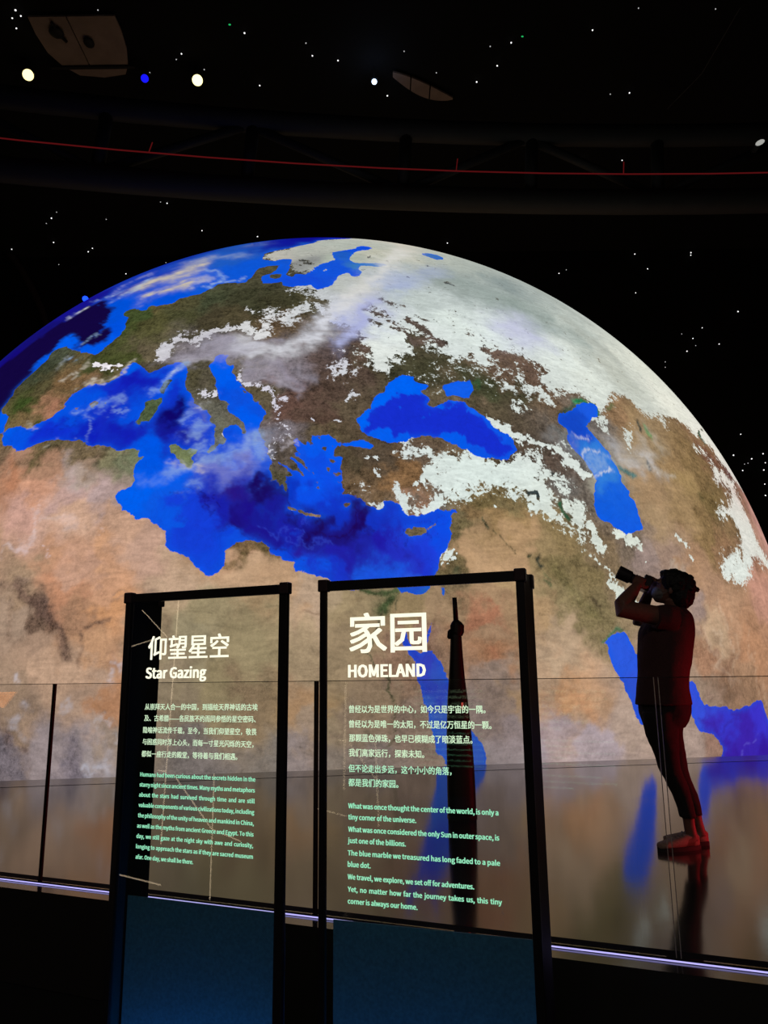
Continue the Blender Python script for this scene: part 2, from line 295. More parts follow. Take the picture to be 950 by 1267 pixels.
ISLAND=[[[-6.49,39.46],[-5.96,39.72],[-5.26,39.64],[-5.35,39.0],[-5.84,38.43],[-6.42,38.81]],
[[-1.28,40.46],[-0.87,40.75],[-0.79,40.3],[-1.2,39.95]],
[[-13.5,24.32],[-13.61,23.87],[-13.86,23.3],[-14.1,22.59],[-14.37,22.78],[-14.45,23.24],[-14.32,23.83],[-14.03,24.25]],
[[-14.17,22.31],[-14.03,21.85],[-14.23,21.31],[-14.47,20.64],[-14.8,19.87],[-15.15,19.85],[-15.42,20.09],[-15.6,19.77],[-15.92,19.88],[-15.84,20.42],[-15.61,21.08],[-15.47,21.63],[-15.44,22.13],[-14.97,22.13]],
[[-12.86,17.2],[-12.74,17.5],[-12.41,17.47],[-11.7,17.1],[-11.03,16.92],[-10.39,16.87],[-10.45,16.51],[-10.75,16.3],[-10.58,15.69],[-10.75,15.29],[-11.19,15.5],[-11.68,16.01],[-12.17,16.47],[-12.54,16.8]],
[[-20.97,22.89],[-20.36,23.11],[-20.03,22.85],[-20.24,22.41],[-20.58,22.43]],
[[-19.45,22.73],[-19.1,22.78],[-19.05,22.47]],
[[-22.26,22.56],[-21.92,22.67],[-21.87,22.36]],
[[-3.33,11.88],[-2.89,11.82],[-2.39,11.55],[-2.0,11.33],[-1.42,11.28],[-0.83,11.07],[-1.12,10.99],[-2.09,11.13],[-2.29,11.39],[-2.88,11.56],[-3.27,11.67]],
[[0.78,11.97],[1.12,12.13],[1.22,11.97],[0.92,11.7],[0.77,11.75]],
[[4.98,9.93],[5.14,10.14],[5.54,10.2],[5.75,10.36],[6.14,10.3],[6.65,10.28],[7.27,10.57],[6.74,10.18],[6.58,9.92],[6.21,9.65],[5.71,9.58],[5.32,9.63],[5.13,9.83]],
[[-0.37,15.65],[-0.01,15.79],[0.19,15.59],[0.04,15.39],[-0.22,15.48]],
[[-0.52,14.97],[-0.28,14.97],[-0.32,14.52],[-0.48,14.63]],
[[-0.08,14.59],[0.36,14.57],[0.44,14.36],[0.04,14.36]],
[[-0.97,16.68],[-0.66,16.74],[-0.7,16.5]],
[[-1.22,17.65],[-0.98,17.71],[-1.02,17.48]],
[[-1.25,13.4],[-1.02,13.45],[-1.05,13.22]],
[[-1.61,14.55],[-1.44,14.38],[-1.51,14.25]],
[[-2.23,13.27],[-2.04,13.33],[-2.08,13.14]],
[[-1.35,13.76],[-1.15,13.76],[-1.23,13.62]],
[[0.04,13.93],[0.54,13.88],[0.34,13.76]],
[[-0.27,16.88],[-0.09,16.91],[-0.12,16.77]],
[[-7.59,22.85],[-7.24,22.61],[-7.46,22.65]],
[[-7.45,22.48],[-6.86,22.08],[-7.2,22.14]],
[[-5.49,15.78],[-5.32,15.6],[-5.37,15.43]],
[[-7.12,22.56],[-6.76,22.18],[-6.93,22.21]],
[[-1.97,17.39],[-1.5,17.02],[-1.71,16.96]]]
DEEP=[[[[2.56,19.6],[2.94,19.95],[3.71,20.32],[4.7,20.71],[5.17,21.23],[5.63,21.57],[6.31,21.62],[6.95,21.22],[7.47,20.78],[7.91,20.64],[8.39,21.01],[9.23,21.42],[9.92,21.41],[10.57,21.46],[10.99,21.08],[11.86,20.49],[12.67,19.49],[13.29,18.9],[13.96,18.58],[14.23,17.96],[13.99,17.15],[12.97,16.6],[11.83,16.61],[10.95,16.9],[10.48,17.68],[10.08,18.15],[8.63,18.15],[7.55,18.32],[6.45,18.12],[5.36,17.8],[4.87,17.53],[4.24,17.75],[3.3,17.83],[2.79,18.32],[2.54,18.95]],[22,46,205],0.12],
[[[-37.4,21.67],[-34.6,23.48],[-32.17,25.48],[-31.27,26.33],[-31.03,28.03],[-30.13,29.08],[-29.47,31.03],[-28.99,32.67],[-27.96,33.44],[-27.35,33.72],[-25.29,31.97],[-23.4,30.72],[-22.01,30.61],[-21.88,31.83],[-23.02,34.79],[-23.8,37.61],[-25.26,40.6],[-27.5,42.26],[-29.12,41.29],[-31.48,38.99],[-35.13,36.51],[-38.22,34.8],[-49.3,35.71]],[18,6,62],0.35]]
SEA_COLOUR=[[-30.78,44.23,22,18,140],[-34.74,39.94,20,15,110],[-37.18,35.4,20,10,120],[-29.66,33.58,20,8,80],[-30.25,23.33,0,90,235],[-22.73,37.92,0,80,215],[-20.86,32.51,0,80,222],[-22.1,29.56,0,90,235],[-28.05,32.51,0,95,240],[-17.29,36.83,0,80,215],[-13.55,39.4,15,88,212],[-22.67,44.39,25,60,180],[-25.29,53.2,20,50,170],[-9.42,40.16,12,85,212],[-13.33,46.81,30,90,190],[-12.96,54.37,30,80,175],[-7.45,52.78,15,22,150],[-3.59,55.73,12,12,140],[0.65,58.71,20,20,160],[-18.97,55.72,20,50,160],[-3.08,37.46,20,75,215],[0.49,40.31,20,82,215],[-1.27,46.05,30,90,190],[3.4,49.04,20,75,215],[4.81,42.75,60,125,175],[12.26,49.15,60,110,180],[-24.31,20.45,15,45,205],[-27.84,20.39,5,80,225],[-19.41,19.94,20,40,190],[-18.11,24.06,18,28,180],[-17.89,26.35,0,90,235],[-16.76,24.74,18,26,178],[-20.78,19.36,15,30,185],[-19.49,23.42,18,40,195],[-22.19,23.08,5,80,225],[-20.77,22.33,5,75,220],[-12.88,25.53,0,80,225],[-12.27,20.18,14,5,108],[-13.21,21.94,15,50,200],[-14.3,23.4,5,80,225],[-11.56,21.33,5,80,225],[-10.58,18.84,12,62,212],[-12.52,18.63,20,20,140],[-15.69,19.39,20,35,180],[-16.2,20.26,5,80,225],[-16.9,18.37,18,30,180],[-14.6,16.97,0,85,228],[-13.06,15.39,0,90,232],[-12.13,18.22,20,45,190],[-14.18,14.11,0,95,238],[-15.35,13.19,0,95,238],[-12.72,12.66,12,88,226],[-11.58,10.67,10,85,225],[-10.67,10.63,20,58,210],[-9.62,8.75,20,62,212],[-9.0,12.12,25,30,165],[-7.31,13.68,38,20,130],[-8.96,7.55,18,72,226],[-10.18,11.86,20,62,215],[-7.15,11.1,28,14,125],[-8.22,9.6,15,65,215],[-7.35,9.58,15,75,220],[-6.04,12.33,28,16,135],[-4.93,13.6,24,8,95],[-5.31,15.29,40,80,205],[-6.8,15.0,45,60,180],[-8.88,14.42,50,70,190],[-3.62,9.79,28,22,155],[-5.37,10.43,28,18,140],[-3.89,9.19,10,70,220],[-2.45,7.99,15,60,212],[-1.6,7.4,15,80,225],[-4.55,11.66,25,25,145],[-1.35,10.37,25,14,105],[-2.22,10.69,22,20,130],[-1.89,8.57,38,25,150],[0.93,8.56,32,30,165],[3.82,9.79,32,26,165],[4.93,8.0,35,45,188],[2.61,6.7,22,88,222],[0.93,7.39,32,30,160],[0.08,6.81,25,50,195],[3.16,5.96,30,90,225],[6.22,10.77,20,65,212],[7.3,8.65,30,60,215],[7.71,10.51,15,75,230],[6.65,7.44,30,50,200],[5.42,5.4,40,85,220],[-0.82,14.88,15,75,225],[-1.39,13.54,12,78,232],[-0.23,16.62,8,88,238],[-2.05,16.98,8,88,238],[1.53,10.99,28,8,95],[0.65,10.06,28,20,120],[0.37,12.57,18,50,195],[-0.79,11.93,18,50,190],[2.53,17.25,5,95,240],[2.99,11.33,20,50,190],[-3.74,13.24,10,50,190],[-3.41,12.27,20,55,195],[-9.61,24.64,0,92,238],[-7.25,20.97,12,80,220],[-6.43,18.57,0,90,238],[-8.06,22.7,0,85,230],[-7.88,17.16,10,80,225],[3.59,20.91,0,100,245],[2.27,19.27,0,100,245],[5.68,23.17,0,100,245],[7.26,21.84,0,95,240],[10.09,22.75,20,95,235],[12.48,16.96,15,80,225],[9.85,17.45,5,90,235],[23.6,23.1,28,90,225],[22.46,17.58,50,125,215],[22.62,13.01,18,92,220],[23.08,11.28,22,92,225],[20.15,21.82,20,70,195],[5.86,1.24,58,68,200],[6.95,-0.39,55,85,200],[6.09,-1.44,52,65,195],[7.17,-3.59,60,95,200],[9.7,-5.26,60,95,200],[7.98,-11.58,60,70,190],[4.77,2.34,50,60,200],[21.5,1.51,45,90,222],[22.74,-1.81,50,85,215],[28.96,-1.35,60,85,230],[31.24,-4.68,65,45,190],[33.67,-3.49,60,60,215],[37.86,-3.01,60,50,205],[36.15,-5.02,65,38,180],[29.23,-3.59,60,85,230],[33.43,-6.83,62,32,170],[40.85,-7.62,60,30,170],[39.37,-3.81,65,55,215],[6.59,4.45,50,110,190],[-37.72,28.31,20,8,80]]
LAND_COLOUR=[[-27.12,23.39,68,72,38],[-26.31,26.14,82,76,50],[-24.37,24.57,135,105,75],[-25.08,24.08,152,112,86],[-24.51,23.17,158,112,88],[-23.38,26.83,118,92,62],[-21.79,25.87,122,96,70],[-28.09,22.24,112,92,62],[-26.82,30.92,75,80,62],[-28.67,24.83,60,75,35],[-28.93,29.92,60,66,48],[-23.77,25.4,105,85,58],[-28.76,21.51,118,98,68],[-26.36,21.35,120,100,70],[-20.36,32.34,60,70,35],[-18.34,28.15,70,75,40],[-17.04,32.6,78,76,46],[-14.75,33.31,70,70,45],[-21.58,27.92,60,65,35],[-19.93,28.01,66,72,38],[-16.94,28.91,96,86,66],[-16.91,35.41,88,80,50],[-14.05,35.74,75,72,48],[-19.1,35.44,62,74,40],[-15.63,26.49,80,72,55],[-11.96,35.5,65,70,50],[-7.91,34.74,60,60,42],[-4.83,34.41,62,60,42],[-9.12,32.16,75,68,48],[-10.96,31.82,68,62,45],[-5.97,29.99,98,80,60],[-3.28,33.63,85,80,55],[-6.67,37.76,70,68,50],[-7.83,40.84,75,70,50],[-4.93,30.51,95,78,58],[-11.58,23.94,75,70,50],[-10.54,21.22,85,80,65],[-9.12,20.29,100,98,86],[-9.21,17.98,98,98,84],[-11.99,17.09,112,122,82],[-10.7,15.91,152,150,132],[-14.55,20.86,78,92,62],[-13.97,23.54,60,65,45],[-12.77,27.01,125,118,125],[-10.64,27.21,125,118,125],[-6.67,21.76,92,82,62],[-7.47,23.54,95,85,65],[-5.48,23.42,130,122,128],[-4.24,24.73,125,115,122],[-3.41,20.81,94,70,61],[-2.16,21.61,92,72,62],[-3.48,22.48,96,74,68],[-3.59,25.18,112,102,106],[-0.9,23.32,82,66,56],[0.39,20.8,88,76,60],[-0.84,17.71,92,80,60],[-3.85,16.3,85,75,66],[-4.52,17.75,110,102,106],[-4.07,14.24,85,80,60],[-0.26,25.16,90,75,70],[-1.17,19.6,80,62,52],[1.73,24.28,88,72,62],[3.7,23.48,80,72,55],[7.82,24.29,66,64,46],[5.09,24.49,66,64,46],[12.71,23.58,65,66,46],[15.84,24.15,72,68,50],[14.72,26.39,108,88,72],[19.39,22.11,112,92,72],[17.75,25.56,100,80,65],[9.59,21.4,115,98,80],[8.64,22.14,95,85,65],[12.31,20.89,85,75,58],[3.97,14.28,128,97,66],[5.21,15.0,132,100,68],[2.17,14.91,98,80,60],[1.55,12.9,102,82,60],[1.59,16.29,76,66,50],[3.43,16.34,80,68,55],[7.5,12.1,118,108,98],[5.09,12.33,150,115,92],[8.69,11.5,100,90,65],[6.52,16.12,100,85,70],[3.01,12.28,120,100,80],[15.15,16.13,85,72,60],[14.73,17.98,85,72,60],[18.59,14.7,112,106,100],[18.25,16.91,90,76,66],[20.02,14.15,112,102,92],[16.99,18.29,80,70,60],[20.03,19.61,110,110,108],[22.99,21.09,120,112,105],[9.6,11.22,138,112,78],[9.72,8.73,182,148,112],[10.87,7.55,186,152,116],[8.43,7.48,112,96,66],[8.58,9.92,110,98,68],[7.54,7.46,85,85,60],[8.68,6.6,130,108,85],[12.49,11.39,152,124,86],[11.97,12.68,110,95,62],[14.08,13.52,120,106,74],[13.67,10.16,172,140,104],[16.42,10.34,138,118,82],[17.49,7.84,126,110,76],[13.41,7.64,182,148,112],[15.86,8.7,150,128,92],[12.03,6.39,184,150,116],[14.39,4.08,182,150,112],[10.7,5.18,170,135,108],[16.95,2.95,178,152,124],[16.76,0.62,185,158,130],[17.9,-2.82,182,154,128],[15.85,-3.87,172,152,150],[14.71,-0.49,180,150,122],[13.4,-1.58,178,142,112],[10.57,2.89,168,132,108],[10.78,1.1,170,122,95],[10.03,4.02,172,115,92],[11.59,-1.0,152,128,120],[16.61,-1.65,200,152,112],[17.91,-2.54,196,150,112],[12.66,-5.39,172,152,158],[19.18,-5.73,186,168,170],[21.43,-4.12,182,158,142],[12.09,-3.74,155,135,138],[10.33,-3.14,150,128,125],[18.69,6.02,126,110,76],[19.85,3.6,126,112,80],[17.19,5.35,140,124,90],[22.05,8.12,132,112,86],[25.64,9.09,152,132,124],[26.36,12.02,140,120,102],[24.15,10.34,120,105,90],[28.57,9.37,158,132,115],[31.66,8.97,168,132,102],[35.35,4.88,182,142,112],[31.02,1.92,162,122,96],[32.44,3.32,190,160,130],[38.98,2.08,178,132,100],[34.16,-0.1,150,116,92],[36.73,-0.83,160,125,98],[33.18,6.19,162,128,102],[43.96,8.85,192,142,122],[30.83,6.03,150,128,118],[30.17,-4.61,150,125,110],[29.89,-2.02,165,140,120],[31.18,-5.65,160,125,108],[28.08,-6.36,182,158,145],[27.57,16.08,168,138,104],[33.72,17.37,152,126,86],[31.56,15.19,160,132,95],[32.33,19.75,150,122,86],[36.46,19.95,128,104,70],[28.2,23.41,152,126,92],[26.86,24.01,145,115,85],[37.46,16.45,116,96,62],[52.99,28.7,118,84,66],[42.62,22.5,115,80,62],[34.46,13.25,138,112,76],[39.39,14.18,130,105,75],[37.87,11.34,140,108,80],[42.18,27.72,140,110,80],[29.77,21.9,150,128,98],[27.75,19.51,165,150,130],[27.58,12.94,165,138,105],[57.12,19.82,205,155,145],[56.69,23.26,200,150,135],[54.1,25.23,150,110,100],[22.93,16.07,150,145,130],[-24.66,18.86,112,96,66],[-20.38,17.72,112,96,72],[-23.08,19.13,95,85,60],[-16.61,16.83,132,126,96],[-18.2,17.78,75,72,55],[-15.28,17.05,112,120,92],[-16.49,18.09,60,66,48],[-27.02,18.11,172,132,108],[-29.4,19.46,110,90,70],[-23.62,15.2,205,152,124],[-26.93,16.5,180,125,95],[-23.2,16.63,170,130,105],[-19.87,15.41,175,155,142],[-20.31,14.04,190,155,145],[-18.14,13.8,188,162,158],[-19.36,16.44,150,125,105],[-19.89,11.95,208,168,142],[-24.7,13.19,200,156,140],[-21.84,10.81,200,160,140],[-15.68,10.93,198,158,132],[-17.39,9.17,208,158,122],[-18.55,8.01,195,152,128],[-21.46,8.84,188,142,112],[-23.35,7.1,152,126,102],[-21.53,4.86,108,86,72],[-23.68,4.66,165,140,120],[-21.25,2.79,170,140,118],[-16.22,4.92,205,150,108],[-16.7,6.4,198,150,118],[-17.26,2.67,195,150,115],[-18.09,4.42,160,122,96],[-19.35,6.54,195,140,108],[-13.54,8.93,188,152,132],[-16.75,13.66,175,150,145],[-10.92,6.45,188,158,132],[-8.48,4.12,172,152,122],[-11.64,-0.7,152,132,112],[-7.73,-0.74,162,142,112],[-9.52,2.5,165,148,122],[-6.38,7.48,192,158,126],[-3.53,6.27,182,148,116],[-6.99,8.37,185,148,118],[-5.6,9.23,95,80,52],[-6.75,9.14,110,88,60],[-0.74,5.12,178,152,128],[-2.35,1.85,168,146,116],[-20.32,0.48,192,158,132],[-22.94,-1.2,165,138,115],[-22.77,-3.47,150,125,105],[-17.58,-1.21,180,150,128],[-15.42,-1.22,185,135,100],[-15.01,-3.37,165,145,130],[-16.16,-4.98,165,152,150],[-20.61,-5.09,152,138,138],[-1.77,-3.41,165,142,120],[-2.31,-2.37,175,140,105],[-2.82,-5.46,150,136,132],[0.91,1.82,168,142,116],[0.36,-3.44,152,128,112],[1.47,4.55,175,150,120],[4.68,-3.53,142,118,108],[3.06,-1.4,152,126,106],[5.37,3.99,165,138,106],[7.09,4.0,170,138,112],[5.89,2.33,152,116,102],[5.0,0.17,145,112,95],[-5.62,1.89,166,146,116],[-4.45,-1.82,152,126,102],[2.01,2.89,165,140,112],[-17.35,-5.98,122,112,120],[-8.71,-5.69,135,122,122],[1.96,-5.8,140,122,118],[13.26,-6.23,165,150,155],[-24.08,-6.05,122,112,118],[-29.59,8.94,175,140,112],[-28.11,2.41,165,138,115],[-32.38,16.78,175,135,110]]
SNOW_COLOUR=[[-6.64,45.69,185,182,172],[-3.2,48.72,180,182,172],[1.52,49.9,178,184,174],[-3.75,42.53,140,142,140],[0.51,43.81,172,180,165],[6.03,46.54,190,190,172],[9.59,58.41,205,200,185],[13.3,49.22,180,186,176],[8.26,35.41,190,200,196],[5.3,38.08,170,182,205],[2.06,37.62,180,184,178],[12.4,40.22,152,163,158],[15.49,37.74,158,170,165],[19.26,37.75,145,158,152],[20.34,34.97,175,186,182],[19.26,44.19,140,152,150],[23.13,37.19,150,162,156],[26.59,34.99,165,175,168],[16.1,47.79,170,178,170],[25.53,37.72,190,198,190],[10.96,31.83,218,228,222],[6.08,28.62,222,230,225],[3.82,26.31,222,228,222],[14.09,31.35,222,232,226],[17.77,32.51,205,210,225],[21.62,30.03,222,230,222],[23.98,28.48,220,226,216],[29.14,30.57,190,194,182],[28.75,34.63,195,200,190],[37.57,35.28,222,224,210],[38.35,29.76,232,232,218],[43.85,27.23,232,230,218],[31.16,34.45,215,218,205],[47.92,21.63,225,222,212],[37.87,11.34,222,228,220],[47.32,13.05,222,222,212],[11.54,14.7,218,230,224],[18.08,11.82,214,222,212],[15.34,17.29,215,222,216],[-12.6,30.28,200,198,205],[-6.69,30.05,215,215,215],[-2.49,32.27,205,208,210],[1.09,26.16,205,205,215],[1.87,30.52,175,182,215],[-21.39,27.33,235,230,235],[-5.37,21.69,215,212,225],[14.49,16.43,218,230,224],[23.85,8.93,215,222,210],[48.4,19.52,215,195,185]]
SNOW=[[[[-7.92,45.11],[-7.03,46.79],[-4.5,49.83],[-1.41,52.42],[2.88,59.08],[5.2,60.98],[10.43,59.37],[15.69,58.1],[21.07,57.15],[25.49,54.78],[30.0,52.67],[34.35,49.61],[38.86,46.83],[43.04,42.61],[47.48,38.7],[50.1,34.54],[52.91,30.58],[57.58,23.4],[54.81,22.73],[47.87,22.79],[45.14,23.71],[44.76,25.87],[40.43,26.15],[37.4,27.13],[31.89,24.93],[29.02,26.09],[27.07,26.4],[25.59,24.14],[24.25,23.07],[23.27,24.38],[22.37,25.34],[20.08,24.14],[18.2,25.36],[19.51,26.84],[17.93,28.04],[15.5,29.43],[14.01,28.04],[13.41,26.43],[11.78,27.15],[9.87,26.21],[8.52,27.02],[7.23,29.33],[6.18,28.09],[7.0,26.82],[5.02,25.62],[4.54,24.26],[3.22,24.82],[2.55,27.24],[1.46,28.13],[0.79,30.46],[-1.02,32.27],[-1.69,32.79],[-2.84,35.66],[-0.0,37.99],[-2.7,39.84],[-4.38,39.35],[-4.87,42.64],[-6.34,42.86]],1.0],
[[[7.04,13.87],[6.81,14.64],[7.43,15.32],[8.1,16.35],[9.92,16.66],[10.81,16.39],[12.35,16.2],[14.29,16.4],[15.07,17.19],[16.1,17.32],[16.68,16.69],[17.19,15.71],[18.7,15.38],[18.44,14.0],[17.65,14.41],[16.61,15.3],[16.95,14.33],[17.42,13.06],[17.24,11.93],[18.14,11.22],[18.23,10.76],[17.12,11.14],[15.92,11.97],[14.85,12.35],[14.94,12.99],[13.26,13.49],[12.09,14.03],[11.36,14.38],[10.53,13.6],[11.07,13.01],[10.0,12.71],[9.14,12.89],[7.98,12.83],[7.57,13.12]],1.0],
[[[18.5,13.34],[19.51,13.12],[20.37,12.89],[20.18,11.89],[19.76,10.58],[19.99,9.82],[19.08,9.6],[18.76,10.81],[18.27,12.02]],0.9],
[[[40.73,21.41],[44.0,22.58],[45.98,21.89],[47.63,21.41],[46.15,19.32],[46.21,18.17],[46.89,16.73],[47.33,15.4],[47.48,13.72],[49.77,12.18],[53.6,11.34],[51.22,9.83],[42.49,10.38],[40.18,10.04],[41.15,11.76],[41.8,13.27],[41.72,14.98],[40.88,15.52],[39.25,15.15],[38.37,14.54],[38.19,15.34],[38.73,16.47],[41.8,17.25],[43.06,18.22],[43.39,19.62],[42.08,20.03],[40.65,18.95],[39.99,19.23]],1.0],
[[[36.82,10.79],[40.21,11.63],[41.69,10.6],[41.69,9.35],[39.38,7.43],[38.09,8.6],[35.92,8.64]],1.0],
[[[43.12,12.8],[48.1,10.65],[58.13,10.9],[50.08,12.43]],0.7]]
SNOW_STROKE=[[[[-15.12,27.32],[-15.11,28.72],[-13.64,29.78],[-12.43,29.32],[-11.04,29.89],[-9.84,30.29],[-8.87,30.16],[-8.11,30.55],[-7.59,29.67],[-6.68,29.14],[-6.15,30.47]],0.42,0.9],
[[[-5.84,32.05],[-4.03,31.06],[-3.36,32.16],[-2.31,33.47],[-1.05,34.02],[0.44,32.96]],0.905,0.75],
[[[-8.04,33.2],[-6.67,33.04]],0.198,0.7],
[[[-3.96,36.34],[-2.02,36.27],[-0.92,35.19],[-1.43,34.02]],0.636,0.75],
[[[-0.77,35.81],[0.47,37.15]],0.905,0.7],
[[[-7.61,24.27],[-6.64,23.13],[-5.79,22.13],[-4.81,20.93],[-4.42,20.76]],0.294,0.7],
[[[-4.44,19.8],[-3.95,20.18]],0.141,1.0],
[[[-1.99,19.68],[-1.73,19.21]],0.151,1.0],
[[[0.07,24.98],[0.95,25.67],[1.07,24.26]],0.642,0.7],
[[[1.04,21.72],[1.17,21.98]],0.221,0.9],
[[[0.46,21.29],[0.65,21.55]],0.147,0.9],
[[[-21.58,27.92],[-20.49,27.08],[-19.46,26.62]],0.191,0.9],
[[[-27.32,22.23],[-27.12,22.17]],0.115,1.0],
[[[-4.46,16.31],[-4.21,17.75],[-4.47,19.26]],0.332,0.45],
[[[-10.52,22.66],[-10.21,22.29],[-9.99,21.59]],0.229,0.6],
[[[-8.89,17.88],[-8.74,17.73]],0.122,0.9],
[[[4.42,13.56],[4.75,12.84],[5.38,12.08],[5.66,11.64]],0.308,0.95],
[[[6.39,11.86],[7.21,12.28],[7.87,12.96]],0.443,0.95],
[[[5.34,17.51],[6.23,16.46],[7.48,16.39],[8.39,15.74]],0.408,0.75],
[[[6.39,13.96],[7.05,14.75],[8.03,15.15]],0.399,1.0],
[[[4.66,16.39],[5.59,16.29]],0.199,0.7],
[[[2.41,11.95],[3.31,12.29]],0.246,0.9],
[[[1.55,12.9],[2.45,13.57]],0.308,0.4],
[[[2.69,16.32],[3.29,15.77]],0.13,0.8],
[[[3.02,14.93],[3.14,14.8]],0.115,0.9],
[[[-0.23,18.98],[0.01,19.14]],0.105,0.9],
[[[12.96,19.98],[14.09,19.4],[15.1,18.9],[16.47,18.3],[18.0,17.97],[19.3,17.45],[20.57,16.32]],0.328,0.95],
[[[15.52,22.52],[15.73,21.58]],0.245,0.6],
[[[14.43,24.83],[15.2,24.03]],0.349,0.6],
[[[16.47,25.26],[18.13,23.69],[18.76,22.89]],0.72,0.65],
[[[15.34,21.52],[16.45,21.36]],0.33,0.6],
[[[22.7,10.68],[23.8,10.3],[25.04,10.01]],0.28,0.95],
[[[18.64,12.91],[18.93,11.56],[19.47,10.32]],0.436,0.9],
[[[20.44,11.01],[20.78,9.89],[21.35,9.13]],0.367,0.9],
[[[20.24,8.52],[20.91,7.92],[21.67,7.31]],0.172,0.7],
[[[21.53,6.92],[22.52,6.2]],0.326,0.95],
[[[23.52,5.28],[24.03,4.86]],0.374,1.0],
[[[29.91,11.82],[31.13,10.85]],0.171,0.8],
[[[31.11,10.1],[31.68,10.09]],0.19,0.8],
[[[19.5,19.1],[19.78,18.9]],0.333,0.4],
[[[8.08,8.61],[8.52,8.93]],0.152,1.0],
[[[8.6,8.26],[8.8,8.57]],0.108,1.0],
[[[8.09,7.83],[8.28,7.95]],0.095,0.9],
[[[12.42,12.57],[12.47,12.44]],0.12,1.0],
[[[27.17,22.13],[26.94,20.67]],0.504,0.7],
[[[22.95,22.46],[24.29,22.32],[24.48,21.44]],0.487,0.85],
[[[26.6,26.02],[24.82,23.92]],0.624,0.6],
[[[33.94,25.36],[34.24,24.7]],0.419,0.8],
[[[38.31,23.34],[39.16,22.89]],0.484,0.8],
[[[40.12,23.46],[41.83,22.76]],0.553,0.6],
[[[25.64,9.09],[25.71,9.03]],0.065,0.6],
[[[-2.93,11.63],[-2.75,11.56]],0.071,1.0],
[[[-2.23,11.43],[-2.05,11.31]],0.072,1.0],
[[[7.77,23.83],[10.02,25.05],[13.12,26.07],[16.27,26.23]],0.884,0.35],
[[[12.87,24.55],[17.4,27.57]],0.975,0.35]]
